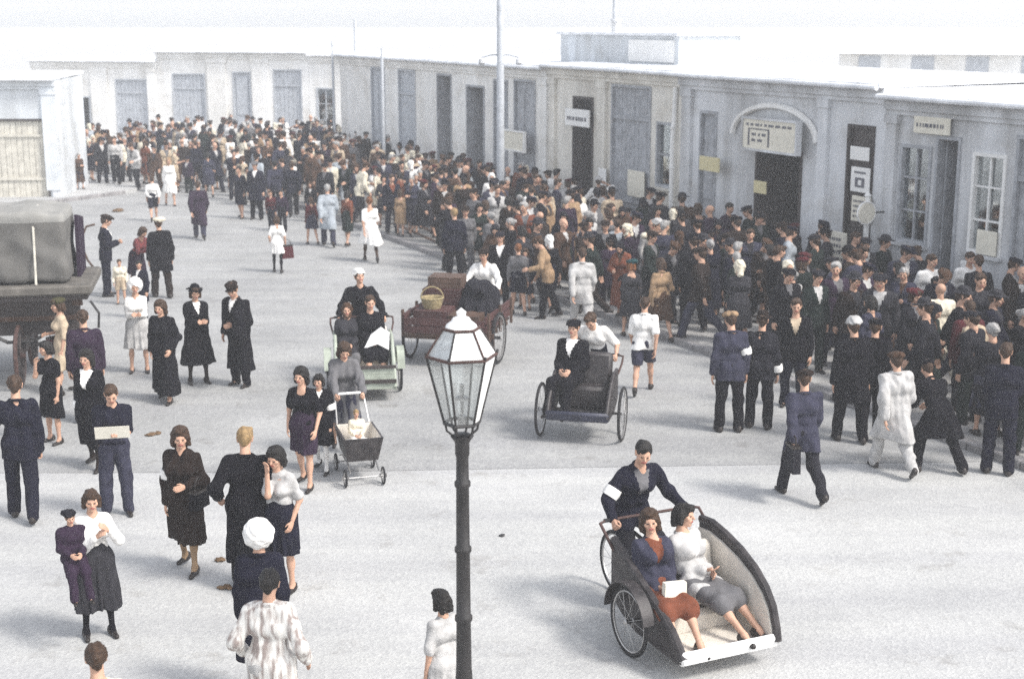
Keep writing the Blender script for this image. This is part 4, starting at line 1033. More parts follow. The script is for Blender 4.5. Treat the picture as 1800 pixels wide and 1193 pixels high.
    for s in (-1, 1): MB().tube([(s*(W/2-.14), -.37, 1.09), (s*(W/2-.0), -.37, 1.09)], .022, 8).build('grip', M_RUB, r)
    return r
def rk_world(r, p):
    a = r.rotation_euler.z; x, y, z = p; L = r.location
    return (L.x+x*math.cos(a)-y*math.sin(a), L.y+x*math.sin(a)+y*math.cos(a), L.z+z)
PEDAL = dict(legs=((58, 52, 5), (30, 38, 5)), lean=28, nod=-8)
def driver(r, label, W=.92, **sp):
    pose = dict(PEDAL, arms=((-W/2+.08, .39, 1.09, 1), (W/2-.08, .39, 1.09, 1))); pose.update(sp.pop('pose', {}))
    return person(0, 0, math.degrees(r.rotation_euler.z), 1.75, label, loc=rk_world(r, (0, -.76, 0)), pose=pose, sitz=1.02, hand='grip', **sp)
SIT = dict(legs=((80, 58, 3), (82, 54, 3)), lean=-8, arms=((-.08, .3, -.34), (-.08, .3, -.34)))
def passenger(r, dx, label, dy=.12, turn=0, h=1.75, dz=0., sitz=.70, **sp):
    pose = dict(SIT); pose.update(sp.pop('pose', {}))
    return person(0, 0, math.degrees(r.rotation_euler.z)+turn, h, label, loc=rk_world(r, (dx, dy, dz)), pose=pose, sitz=sitz, **sp)
M_SIDE1 = mat('dark_leathercloth', (.016, .012, .014), rough=.5, var=.35, scale=9, col2=(.05, .043, .043), bump=.3, spec=.4)
M_SIDE2 = mat('blue_black_paint', (.028, .03, .05), rough=.5, var=.3, scale=7, bump=.2, spec=.4)
M_INT = mat('cream_upholstery', (.66, .61, .54), rough=.85, var=.14, scale=5, bump=.35, bscale=30)
M_GRN = mat('worn_green_paint', (.33, .36, .30), rough=.75, var=.25, scale=6, bump=.3)
c = G(1284, 1142, .25); th1 = 205; k1 = rickshaw(c[0]+1.15*math.sin(R(th1)), c[1]-1.15*math.cos(R(th1)), th1, 'cycle rickshaw with cream interior and dark curved sides carrying two women', M_SIDE1, M_INT, M_INT, lip=M_WP, W=1.02, tall=True)
driver(k1, 'rickshaw driver in dark navy jacket leaning over the cream-lined rickshaw', top='jacket', topc='navy', bottom='trousers', bottomc='charcoal', head='short', headc='black', band='Ru', shirtc='grey', W=.98, pose=dict(lean=22, look=-18, nod=8))
passenger(k1, .29, 'woman in grey-blue jacket seated at the wheel side of the cream-lined rickshaw', female=True, top='jacket', topc='slate', bottom='skirt', bottomc='rust', head='wavy', headc='brown', shirtc='rust', pose=dict(look=-20, lean=-20, legs=((88, 44, 3), (86, 40, 3))), turn=-6, dy=.33, sitz=.61, h=1.66)
passenger(k1, -.13, 'dark-haired woman in pale grey with bare legs stretched out in the rickshaw', female=True, top='jacket', topc='light grey', bottom='skirt', bottomc='grey', head='bob', headc='black', shirtc='white', turn=14, dy=.33, sitz=.61, h=1.66, pose=dict(legs=((86, 34, 3), (84, 28, 1)), look=25, lean=-22, arms=((-.05, .3, -.3), (-.16, .3, -.25))))
c = G(634, 690); k2 = rickshaw(c[0], c[1]+.5, 188, 'cycle rickshaw with pale green board front carrying a woman in black', M_GRN, M_INT, M_GRN, fender=True, frontboard=True, sidehi=.85)
driver(k2, 'rickshaw driver in black with a white cloth cap', top='jacket', topc='black', bottom='trousers', bottomc='navy', head='cloth_cap', headc='white', vee=False, pose=dict(lean=14, look=15, nod=-20))
passenger(k2, -.14, 'woman in black seated in the green-fronted rickshaw with a white sheet', female=True, top='coat', topc='black', bottom='skirt', bottomc='black', head='short', headc='brown', vee=False, turn=6)
passenger(k2, .25, 'grey-haired woman in grey seated beside the woman in black', female=True, top='coat', topc='dark grey', bottom='skirt', bottomc='grey', head='headscarf', headc='brown', vee=False, h=1.62)
c = G(1022, 768); k3 = rickshaw(c[0]+.08, c[1]+.33, 167, 'low black cycle rickshaw pedalled by a man in white', M_SIDE1, M_SIDE1, M_SIDE2, fender=False, W=.86, dz=.17, ys=.66, sidehi=.86, rad=.40, zsc=.8, tw=.17)
driver(k3, 'rickshaw driver in a white shirt bent over the black rickshaw', top='shirt', topc='white', sleeve=.45, bottom='trousers', bottomc='navy', head='short', headc='brown', pose=dict(lean=34, nod=24, look=-10))
passenger(k3, .24, 'man in black jacket and cap slumped in the black rickshaw', top='jacket', topc='black', bottom='trousers', bottomc='black', head='flat_cap', headc='black', pose=dict(lean=-14, legs=((86, 70, 3), (88, 66, 3))), turn=-10, dz=.13, dy=.02)
# white sheet in the lap of the woman in black
def slab_thing(name, loc, rz, pts, th, m, label, cat):
    r = empty(name, loc, rz); tag(r, label, cat); n = len(pts)
    vs = [tuple(p) for p in pts]+[(p[0], p[1]+th, p[2]) for p in pts]
    MB().add(vs, [tuple(range(n)), tuple(range(2*n-1, n-1, -1))]+[(i, n+i, n+(i+1) % n, (i+1) % n) for i in range(n)]).build('sheet', m, r); return r
q = rk_world(k2, (-.2, .52, .84)); slab_thing('paper_sheet', q, R(8), [(-.2, 0, -.1), (.02, -.04, -.02), (.2, -.06, -.12), (.22, 0, .16), (.08, .05, .24), (-.08, .06, .12)], .02, M_WP, 'white paper sheet on the lap of the woman in black', 'paper')
q = rk_world(k1, (.3, .66, .66)); slab_thing('paper_bag', q, R(th1+180), [(-.12, 0, -.12), (.12, 0, -.12), (.13, .02, .1), (-.1, .02, .12)], .06, M_PAPER, 'pale paper bag on the lap of the woman in grey-blue', 'bag')

# goods cart pushed by a man in white
def goods_cart():
    c = G(806, 628); th = 166; r = empty('goods_cart', (c[0], c[1], 0), R(th)); tag(r, 'red-brown wooden handcart piled with boxes and a dark bundle', 'cart')
    for s in (-1, 1): wheel(r, (s*.82, .25, .46), .46, .03, 12, wood=False)
    MB().tube([(-.86, .25, .46), (.86, .25, .46)], .03, 8).build('axle', M_IRON, r)
    for i in range(6): MB().span((-.72+i*.242, -.9, .56), (-.72+i*.242+.232, .9, .6)).build('deck_board', M_BRN, r)
    for y in (-.7, .0, .75): MB().span((-.74, y, .5), (.74, y+.08, .558)).build('cross_beam', M_BRN, r)
    for s in (-1, 1):
        for z in (.66, .82): MB().span((s*.74-.02, -.88, z), (s*.74+.02, .88, z+.12)).build('side_board', M_RED, r)
        for y in (-.8, 0., .8): MB().span((s*.78-.02, y-.03, .52), (s*.78+.02, y+.03, 1.0)).build('stake', M_BRN, r)
        MB().tube([(s*.4, -.85, .6), (s*.4, -1.5, .98)], .03, 8).build('shaft', M_BRN, r)
    for z in (.62, .76): MB().span((-.72, .89, z), (.72, .92, z+.12)).build('front_board', M_RED, r)
    MB().tube([(-.42, -1.5, .98), (.42, -1.5, .98)], .028, 8).build('push_bar', M_BRN, r)
    MB().span((-.84, .62, .03), (-.76, .7, .62)).build('prop_leg', M_BRN, r)
    def crate(dx, dy, z, w, d, h, m, label):
        x, y, zz = rk_world(r, (dx, dy, z)); k = empty('wooden_box', (x, y, zz), R(th+random.uniform(-4, 4))); tag(k, label, 'box')
        n = max(2, round(h/.13))
        MB().span((-w/2+.02, -d/2+.02, .0), (w/2-.02, d/2-.02, h-.03)).build('box_body', m, k)
        for i in range(n):
            z0 = i*h/n+.004; z1 = (i+1)*h/n-.004
            MB().span((-w/2, d/2-.018, z0), (w/2, d/2, z1)).build('slat', m, k)
            MB().span((-w/2, -d/2, z0), (w/2, -d/2+.018, z1)).build('slat', m, k)
            MB().span((-w/2, -d/2+.02, z0), (-w/2+.018, d/2-.02, z1)).build('slat', m, k); MB().span((w/2-.018, -d/2+.02, z0), (w/2, d/2-.02, z1)).build('slat', m, k)
        MB().span((-w/2, -d/2, h+.001), (w/2, d/2, h+.02)).build('lid', m, k)
    crate(.30, .45, .602, .62, .6, .36, M_RED, 'red-brown box at the front corner of the handcart')
    crate(-.3, .5, .602, .55, .5, .3, M_BRN, 'low brown box at the front of the handcart')
    crate(.30, -.25, .602, .72, .6, .62, M_RED, 'tall red-brown box stacked behind on the handcart')
    crate(.28, -.28, 1.245, .6, .5, .18, M_BRN, 'flat brown box on top of the tall handcart box')
    x, y, z = rk_world(r, (-.36, -.1, .6)); P = [('e', (0, 0, .3), (.38, .42, .34)), ('e', (.05, .05, .55), (.3, .33, .25)), ('e', (-.05, -.1, .7), (.2, .22, .16))]
    D, lo, ax = field(P, .08, .03, .08); D = D+wrinkle(ax, .03, 4, .7); D = np.maximum(D, .0-ax[2][None, None, :]); V, Q = snets(D, lo, .03)
    k = link('cloth_bundle', mesh_np('cloth_bundle', V, Q, [fabric('charcoal')])); k.location = (x, y, z); tag(k, 'big dark cloth bundle tied on the handcart', 'bundle')
    x, y, z = rk_world(r, (.34, .47, .985)); k = empty('wicker_basket', (x, y, z)); tag(k, 'yellowish wicker basket on the front corner handcart box', 'basket')
    MB().lathe([(0, 0), (.15, 0), (.18, .08), (.2, .18), (.215, .185), (.2, .2), (.18, .19), (.14, .05), (0, .04)], 16).build('basket_body', mat('wicker', (.30, .24, .13), var=.3, scale=25, bump=.8), k, True)
    MB().tube([(.2*math.cos(R(a)), 0, .18+.2*math.sin(R(a))) for a in range(0, 181, 20)], .012, 6).build('basket_handle', mat('wicker', (1, 1, 1)), k)
    return r
gc = goods_cart()
q = rk_world(gc, (0, -1.95, 0))
person(0, 0, 166, 1.76, 'man in a white shirt pushing the loaded handcart', loc=q, pose=dict(legs=((20, 12, 3), (-22, 14, 3)), lean=18, nod=-4, arms=((-.36, .48, .98, 1), (.36, .48, .98, 1))), hand='grip', top='shirt', topc='white', bottom='trousers', bottomc='dark green', head='flat_cap', headc='dark brown')

# canvas-topped wagon at the left
def wagon():
    x1 = -6.75; x0 = -11.2; y0 = 22.35; y1 = 24.15; cx = (x0+x1)/2; cy = (y0+y1)/2
    r = empty('canvas_wagon', (cx-.30, cy+.25, 0), R(11)); tag(r, 'heavy wooden wagon with flared sides and grey canvas covered load', 'wagon')
    hx = (x1-x0)/2; hy = (y1-y0)/2
    MB().prism([(-hy+.42, 1.02), (hy-.42, 1.02), (hy-.12, 1.448), (-hy+.12, 1.448)], -hx+.35, hx-.35, axis='x').build('lower_body', M_DW, r)
    for i in range(3):
        z0 = 1.04+i*.135; yy = -hy+.40-.09*i
        MB().box((-.0, yy-.02, z0+.06), (2*hx-.6+.12*i, .035, .122), Matrix.Rotation(R(33), 4, 'X'), bev=.008).build('side_plank', M_DW if i % 2 else M_BRN, r)
    MB().span((-hx, -hy-.06, 1.54), (hx, hy+.06, 1.70), bev=.03).build('rim', mat('weathered_grey_wood', (.115, .105, .092), rough=.85, var=.3, scale=4, bump=.5), r)
    MB().span((-hx+.04, -hy+.02, 1.45), (hx-.08, hy-.02, 1.535)).build('rim_moulding', M_DW, r)
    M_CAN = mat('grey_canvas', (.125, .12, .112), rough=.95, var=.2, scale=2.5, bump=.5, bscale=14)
    M_CAN2 = mat('canvas_top_light', (.24, .235, .22), rough=.95, var=.12, scale=2.5, bump=.5, bscale=14)  # same canvas, top faces only; light from above put into the colour
    cell_ = .05; ax = [np.arange(-hx, hx+.1, cell_), np.arange(-hy-.1, hy+.15, cell_), np.arange(1.6, 3.1, cell_)]
    X = ax[0][:, None, None]; Y = ax[1][None, :, None]; Z = ax[2][None, None, :]
    q = [np.abs(X-(-.05))-(hx-.42), np.abs(Y)-(hy-.22), np.abs(Z-2.28-.05*np.sin(X*1.7))-.50]
    D = np.sqrt(sum(np.maximum(t, 0)**2 for t in q))+np.minimum(np.maximum(np.maximum(q[0], q[1]), q[2]), 0)-.09
    D = D+wrinkle(ax, .016, 21, .35, .6)+.02*np.sin(X*7+3*np.sin(Z*3)); D = np.maximum(D, 1.702-Z); V, Q = snets(D, np.array([t[0] for t in ax]), cell_)
    for xr in (-.9, .35, 1.35): MB().tube([(xr, -hy+.02, 1.72), (xr, -hy+.10, 2.3), (xr, -hy+.16, 2.86), (xr, 0, 2.91), (xr, hy-.16, 2.86), (xr, hy-.05, 1.72)], .02, 6).build('rope', M_PW, r)
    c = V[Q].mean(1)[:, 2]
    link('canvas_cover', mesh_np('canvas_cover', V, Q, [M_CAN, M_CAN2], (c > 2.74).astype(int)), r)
    MB().prism([(hy-1.0, 1.703), (hy-.1, 1.703), (hy-.05, 2.6), (hy-.95, 2.75)], hx-.30, hx-.24, axis='x').build('tail_flap', fabric('plum'), r)
    MB().span((-hx+.3, -.35, .78), (hx-.3, .35, 1.018)).build('chassis', M_DW, r)
    for xw in (-7.98, -10.4):
        for s in (-1, 1): wheel(r, (xw-cx, s*(hy-.12), .52), .52, .035, 12, wood=True)
        MB().tube([(xw-cx, -hy+.12, .52), (xw-cx, hy-.12, .52)], .05, 8).box((xw-cx, 0, .66), (.16, 1.1, .25)).build('axle', M_DW, r)
    for s in (-1, 1): MB().tube([(-7.98-cx-.45, s*(hy-.3), .86), (-7.98-cx-.2, s*(hy-.3), .72), (-7.98-cx+.2, s*(hy-.3), .72), (-7.98-cx+.45, s*(hy-.3), .86)], .03, 6).build('leaf_spring', M_IRON, r)
    MB().tube([(hx-.05, -hy+.15, 1.4), (hx+.08, -hy+.1, 1.2), (hx+.06, -hy+.1, .95)], .02, 6).build('tail_hook', M_IRON, r)
wagon()

# pram
def pram():
    c = G(632, 838); r = empty('baby_carriage', (c[0], c[1], 0), R(196)); tag(r, 'black box-shaped baby carriage with pale lining and small wheels', 'pram')
    P0 = [(-.34, .34), (.34, .34), (.42, .66), (-.42, .66)]
    def ring(sx, sy, z): return [(-sx, -sy, z), (sx, -sy, z), (sx, sy, z), (-sx, sy, z)]
    vs = ring(.2, .32, .32)+ring(.26, .40, .64)+ring(.235, .375, .64)+ring(.18, .29, .36)
    fs = [(3, 2, 1, 0)]+[(k*4+i, k*4+(i+1) % 4, (k+1)*4+(i+1) % 4, (k+1)*4+i) for k in (0, 1) for i in range(4)]
    MB().add(vs, fs).build('carriage_body', M_SIDE1, r)
    vs = ring(.234, .374, .641)+ring(.182, .292, .38)
    MB().add(vs, [(4, 5, 6, 7)]+[(i, (i+1) % 4, 4+(i+1) % 4, 4+i) for i in range(4)]).build('lining', M_INT, r)
    MB().box((0, .05, .44), (.36, .5, .1), bev=.04).build('pillow', M_WP, r, True)
    for s in (-1, 1):
        MB().tube([(s*.19, -.42, .2), (s*.19, -.2, .27), (s*.19, .2, .27), (s*.19, .42, .2)], .012, 6).build('spring', M_CHR, r)
        for y in (-.38, .38): wheel(r, (s*.25, y, .12), .12, .014, 10)
        MB().tube([(s*.22, -.36, .58), (s*.2, -.62, .88), (s*.2, -.68, .98)], .012, 6).build('handle_rod', M_CHR, r)
    for y in (-.38, .38): MB().tube([(-.26, y, .12), (.26, y, .12)], .01, 6).build('axle', M_CHR, r)
    MB().tube([(-.22, -.68, .98), (.22, -.68, .98)], .018, 8).build('handle', M_WP, r)
    return r
pr = pram()
person(0, 0, 196, .78, 'baby in pale clothes sitting in the black baby carriage', loc=(*rk_world(pr, (0, -.12, 0))[:2], .5-.66*.78/1.75+.02), pose=dict(SIT, legs=((86, 10, 5), (86, 10, 5))), sitz=.66, top='shirt', topc='cream', bottom='trousers', bottomc='white', head='fringe', headc='fair')
person(0, 0, 196, 1.64, 'woman in a long grey coat pushing the baby carriage', loc=rk_world(pr, (0, -1.12, 0)), female=True, pose=dict(legs=((14, 8, 3), (-12, 16, 3)), lean=6, nod=22, arms=((-.2, .47, 1.04, 1), (.2, .47, 1.04, 1))), hand='grip', top='coat', topc='grey', bottom='skirt', bottomc='slate', head='wavy', headc='brown', hem=.5, vee=False)
# ------------------------------------------------------------------ people one can pick out, left side of the square
def W2(root, J, key, off=(0, 0, 0)):
    p = J[key]+np.array(off); s = root.scale[0]; a = root.rotation_euler.z; L = root.location
    return (L.x+s*(p[0]*math.cos(a)-p[1]*math.sin(a)), L.y+s*(p[0]*math.sin(a)+p[1]*math.cos(a)), L.z+s*p[2])
def handbag(loc, rz, col, label, w=.26, h=.2):
    r = empty('handbag', loc, rz); tag(r, label, 'bag')
    MB().prism([(-w/2, -h), (w/2, -h), (w*.42, 0), (-w*.42, 0)], -.05, .05, axis='y').build('bag_body', fabric(col), r)
    MB().tube([(-w*.3, 0, 0), (-w*.25, 0, .1), (0, 0, .14), (w*.25, 0, .1), (w*.3, 0, 0)], .009, 6).build('strap', LEATHER, r)
    MB().span((-w*.43, -.055, -.025), (w*.43, .055, .008)).build('clasp_rim', LEATHER, r)
def held(root, key, spec): 
    J = skeleton(spec['pose'], spec.get('female', False), spec.get('sitz')); return W2(root, J, key)
def P_(px, py, face, h, label, **sp):
    o = person(px, py, face, h, label, **sp); return o, skeleton(sp['pose'], sp.get('female', False), sp.get('sitz'))

o, J = P_(44, 912, 12, 1.80, 'man in a navy suit seen from behind, walking with a cane', pose=posed(STEP, arms=((.14, .1, -.5), (.05, .04, -.55))), hand='grip', top='jacket', topc='navy', bottom='trousers', bottomc='navy', head='fringe', headc='brown')
x, y, z = W2(o, J, 'wrL'); k = empty('walking_cane', (x-.02, y+.05, 0)); tag(k, 'thin wooden cane in the hand of the man in navy', 'cane')
MB().tube([(0, 0, 0), (0, 0, z+.02), (0, -.03, z+.07), (0, -.08, z+.08), (0, -.12, z+.05)], .011, 7).build('stick', M_BRN, k, True)
person(96, 778, 150, 1.5, 'dark-haired girl in black with a bare white arm beside the navy suit', female=True, pose=posed(FACE, look=-20), top='dress', topc='black', sleeve=.3, bottom='skirt', bottomc='black', head='bob', headc='black')
person(166, 822, 172, 1.66, 'woman in an open black jacket over a white blouse with armband', female=True, pose=STEP, top='jacket', topc='black', bottom='skirt', bottomc='black', bhem=.36, head='wavy', headc='black', hose='dark brown', band='Rf', hem=.75)
o, J = P_(208, 904, 198, 1.68, 'man in a navy short-sleeved shirt reading a white paper', pose=posed(HOLD, nod=24), hand='grip', top='shirt', topc='navy', sleeve=.45, bottom='trousers', bottomc='slate', head='short', headc='brown')
x, y, z = W2(o, J, 'wrL'); x2, y2, z2 = W2(o, J, 'wrR'); slab_thing('newspaper', ((x+x2)/2, (y+y2)/2-.06, z-.02), R(12), [(-.2, 0, -.02), (.2, 0, -.02), (.2, -.06, .14), (-.2, -.06, .14)], .012, M_PAPER, 'white paper in the hands of the man in navy shirt', 'paper')
person(158, 742, 20, 1.72, 'man in a plum-grey jacket standing with his back by the wagon', pose=STAND, top='jacket', topc='plum', bottom='trousers', bottomc='charcoal', head='fringe', headc='brown')
o, J = P_(116, 692, 120, 1.58, 'woman in a beige dress with a bag beside the wagon wheel', female=True, pose=BAG, top='dress', topc='beige', sleeve=.5, bottom='skirt', bottomc='beige', head='beret', headc='olive', hairc='brown')
handbag(W2(o, J, 'elR', (0, .1, -.08)), R(60), 'maroon', 'maroon bag on the arm of the woman in beige', .3, .28)
o, J = P_(190, 520, -70, 1.80, 'man in a navy suit and cap holding a coiled hose', pose=posed(HOLD, nod=14), hand='grip', top='jacket', topc='navy', bottom='trousers', bottomc='navy', head='flat_cap', headc='dark brown')
k = empty('rope_coil', (o.location.x-.32, o.location.y-.05, 1.25)); tag(k, 'curved brown hose hanging behind the man in cap', 'hose')
MB().tube([(.14, 0, .35), (-.05, 0, .3), (-.14, 0, .1), (-.15, 0, -.2), (-.06, 0, -.45), (.05, 0, -.6)], .025, 7).build('hose_loop', M_BRN, k, True)
person(243, 512, -130, 1.55, 'woman in a red checked dress bending between two men', female=True, pose=posed(HOLD, lean=30, nod=14), top='dress', topc='checked', bottom='skirt', bottomc='plum', head='wavy', headc='brown')
person(286, 523, 25, 1.76, 'man in black coat and straw-coloured hat facing the checked dress', pose=posed(STAND, legs=((10, 4, 4), (-8, 6, 4))), top='coat', topc='black', hem=.62, bottom='trousers', bottomc='dark brown', head='beret', headc='cream', hairc='brown')
person(214, 535, 190, .98, 'toddler in pale clothes standing by the women', pose=STAND, top='shirt', topc='cream', bottom='shorts', bottomc='beige', head='short', headc='brown')
person(250, 560, 160, 1.2, 'child in navy with a white collar among the standing group', pose=posed(STAND, look=30), top='coat', topc='navy', hem=.55, bottom='trousers', bottomc='navy', head='short', headc='black', shirtc='white')
person(246, 655, 195, 1.62, 'woman in white with a white hat behind the long dark coats', female=True, pose=posed(HOLD), top='dress', topc='white', bottom='skirt', bottomc='light grey', head='round_hat', headc='white')
person(292, 706, 170, 1.66, 'stout woman in a long black shawl coat facing the square', female=True, pose=posed(STEP, arms=((.04, .12, -.45), (.05, .05, -.5))), top='coat', topc='black', hem=.2, cflare=.2, bottom='skirt', bottomc='navy', bhem=.16, head='wavy', headc='brown', vee=False)
person(350, 674, -150, 1.66, 'woman in a flared black coat and small black hat with gloves', female=True, pose=posed(HOLD, look=-10), top='coat', topc='black', hem=.38, cflare=.2, bottom='skirt', bottomc='black', head='brimmed_hat', headc='black', hose='dark brown')
o, J = P_(424, 678, 150, 1.78, 'tall man in a long black coat and cap carrying a dark bundle', pose=posed(STAND, lean=8, look=20, nod=18, arms=((-.02, .24, -.3), (.06, .04, -.5))), top='coat', topc='black', hem=.30, bottom='trousers', bottomc='black', head='peaked_cap', headc='dark brown')
x, y, z = W2(o, J, 'wrL'); P = [('e', (0, 0, 0), (.12, .2, .26)), ('e', (0, 0, .22), (.1, .16, .14))]
D, lo, ax = field(P, .05, .022, .05); D = D+wrinkle(ax, .015, 9); V, Q = snets(D, lo, .022); k = link('cloth_bundle', mesh_np('cloth_bundle', V, Q, [fabric('black')])); k.location = (x+.1, y-.06, z-.06); tag(k, 'black bundle hanging on the arm of the tall man', 'bundle')
# far middle
person(352, 420, 10, 1.66, 'person in a plum-brown coat walking off towards the far shops', pose=WALK, top='coat', topc='plum', hem=.5, bottom='trousers', bottomc='slate', head='fringe', headc='brown')
person(271, 389, 20, 1.4, 'boy in white shirt and dark shorts running to the far shops', pose=WALKM, top='shirt', topc='white', bottom='shorts', bottomc='navy', head='short', headc='brown')
person(424, 384, 160, 1.62, 'woman in navy dress beside a stout navy man', female=True, pose=STEP, top='dress', topc='navy', bottom='skirt', bottomc='navy', head='bun', headc='black')
person(452, 386, 175, 1.78, 'stout man in a navy coat standing before the far crowd', pose=STAND, top='coat', topc='navy', hem=.6, cflare=.19, bottom='trousers', bottomc='black', head='flat_cap', headc='grey')
person(486, 376, 10, 1.72, 'man in a slate jacket, left of two walking in step', pose=WALK, top='jacket', topc='slate', bottom='trousers', bottomc='charcoal', head='fringe', headc='black')
person(516, 380, 14, 1.76, 'man in a navy jacket, right of two walking in step', pose=WALKM, top='jacket', topc='navy', bottom='trousers', bottomc='charcoal', head='fringe', headc='brown')
person(478, 404, 175, 1.15, 'small child with a red top and navy trousers', pose=STEP, top='shirt', topc='maroon', bottom='trousers', bottomc='navy', head='short', headc='brown')
person(497, 408, 165, 1.22, 'small child in plum jumper beside the red top', pose=STAND, top='shirt', topc='plum', bottom='trousers', bottomc='charcoal', head='short', headc='black')
o, J = P_(489, 479, 4, 1.38, 'girl in white dress and dark stockings carrying a maroon bag', female=True, pose=posed(STEP, arms=((.05, .06, -.5), (.1, .02, -.52))), top='dress', topc='white', sleeve=.4, bottom='skirt', bottomc='white', bhem=.6, head='bob', headc='brown', hose='black')
handbag(W2(o, J, 'wrR', (.05, 0, -.02)), R(30), 'maroon', 'maroon school bag in the hand of the girl in white', .3, .32)
person(652, 460, 12, 1.68, 'woman in a wide white dress walking alone in the square', female=True, pose=posed(WALK, lean=6), top='dress', topc='white', sleeve=.45, bottom='skirt', bottomc='white', bhem=.48, flare=.23, head='bun', headc='red', hose='brown')
person(578, 433, 8, 1.72, 'person in a pale blue-grey coat walking to the far crowd', pose=WALK, top='coat', topc='pale blue', hem=.55, bottom='trousers', bottomc='slate', head='fringe', headc='grey')
person(549, 430, 30, 1.3, 'girl in maroon beside the pale blue-grey coat', female=True, pose=STEP, top='dress', topc='maroon', bottom='skirt', bottomc='slate', bhem=.6, head='bob', headc='brown')
person(612, 432, -30, 1.5, 'woman in a brown blouse and dark green skirt by the pale coat', female=True, pose=STEP, top='blouse', topc='rust', bottom='skirt', bottomc='dark green', head='bob', headc='black')
person(690, 418, 200, 1.66, 'man in navy with a rust scarf in front of the timber', pose=STAND, top='jacket', topc='navy', bottom='trousers', bottomc='navy', head='short', headc='brown', shirtc='rust')
person(668, 392, 30, 1.6, 'woman in pale cream walking among the far crowd', female=True, pose=WALK, top='dress', topc='cream', bottom='skirt', bottomc='cream', head='bun', headc='black')
person(724, 388, 20, 1.72, 'woman in a long white dress with raised arm in the crowd', female=True, pose=posed(STEP, arms=((.05, .05, -.5), (.15, .2, .3))), top='dress', topc='white', bottom='skirt', bottomc='white', bhem=.25, head='headscarf', headc='white')
person(300, 362, 200, 1.6, 'woman in white near the far left pavement', female=True, pose=STEP, top='dress', topc='white', bottom='skirt', bottomc='white', head='headscarf', headc='tan')
person(420, 345, 10, 1.7, 'woman in long white coat at the edge of the far crowd', female=True, pose=STAND, top='coat', topc='white', hem=.3, bottom='skirt', bottomc='white', head='bun', headc='brown')
# pram group
person(537, 856, 165, 1.62, 'young woman in black top and plum skirt with bare legs', female=True, pose=posed(STEP, arms=((.08, .1, -.5), (.06, .05, -.5))), top='blouse', topc='black', sleeve=.42, bottom='skirt', bottomc='plum', bhem=.52, flare=.115, head='wavy', headc='black')
person(566, 828, 170, 1.36, 'girl in a black coat with white collar beside the baby carriage', female=True, pose=posed(STEP), top='coat', topc='black', hem=.55, bottom='skirt', bottomc='black', bhem=.52, head='bob', headc='black', hose='white', band='Lu')
# front left
o, J = P_(330, 1004, 168, 1.66, 'woman in a dark brown coat with a black handbag on her arm', female=True, pose=posed(BAG, legs=((8, 6, 3), (-9, 14, 3)), look=25, arms=((-.02, .2, -.28), (.05, .05, -.55))), top='coat', topc='dark brown', hem=.42, bottom='skirt', bottomc='dark brown', bhem=.38, head='wavy', headc='brown', vee=False, hose='tan', band='Ru')
handbag(W2(o, J, 'elL', (0, .14, -.06)), R(70), 'black', 'black leather handbag on the arm of the brown coat')
person(441, 1034, 8, 1.78, 'fair balding man in a long black coat seen from behind', pose=posed(STEP, arms=((.12, .1, -.4), (.12, .14, -.36)), nod=14), top='coat', topc='black', hem=.32, bottom='trousers', bottomc='black', head='short', headc='fair')
person(497, 1036, 160, 1.60, 'woman in a white blouse holding a handkerchief to her face', female=True, pose=posed(FACE, nod=14, arms=((.05, .06, -.5), (-.12, .2, .08))), top='blouse', topc='light grey', sleeve=.42, bottom='skirt', bottomc='navy', bhem=.5, head='wavy', headc='black')
person(466, 1226, 10, 1.64, 'woman in a navy coat with a round white hat', female=True, pose=STEP, top='coat', topc='navy', hem=.4, bottom='skirt', bottomc='navy', head='round_hat', headc='white')
o, J = P_(484, 1338, -8, 1.66, 'woman in a streaked white and brown blouse, back turned', female=True, pose=posed(STEP, arms=((.14, .12, -.42), (.14, .08, -.45))), top='coat', topc='streaked', hem=.72, cflare=.16, bottom='skirt', bottomc='light grey', head='bun', headc='black', vee=False)
person(176, 1118, -150, 1.52, 'young woman with dark vest over white sleeves and grey skirt', female=True, pose=posed(HOLD, arms=((-.05, .28, -.05), (-.12, .25, -.12)), look=-10), top='blouse', topc='white', bottom='skirt', bottomc='dark grey', bhem=.34, head='bob', headc='brown', hose='black')
x, y, z = G(172, 1118); r_ = person(0, 0, -150, .95, 'small child in dark clothes carried in the arms of the young woman', loc=(x-.12, y-.2, .55), pose=posed(SIT, legs=((60, 40, 4), (62, 40, 4))), sitz=.66, top='coat', topc='plum', bottom='trousers', bottomc='plum', head='beret', headc='charcoal', vee=False)
person(782, 1302, 40, 1.34, 'child with black bobbed hair in pale shirt by the lamp post', female=True, pose=STAND, top='dress', topc='light grey', sleeve=.45, bottom='skirt', bottomc='light grey', bhem=.55, head='bob', headc='black')
person(192, 1490, 20, 1.6, 'brown-haired person in cream seen from behind below the woman carrying a child', female=True, pose=STEP, top='dress', topc='cream', bottom='skirt', bottomc='cream', head='bun', headc='brown')
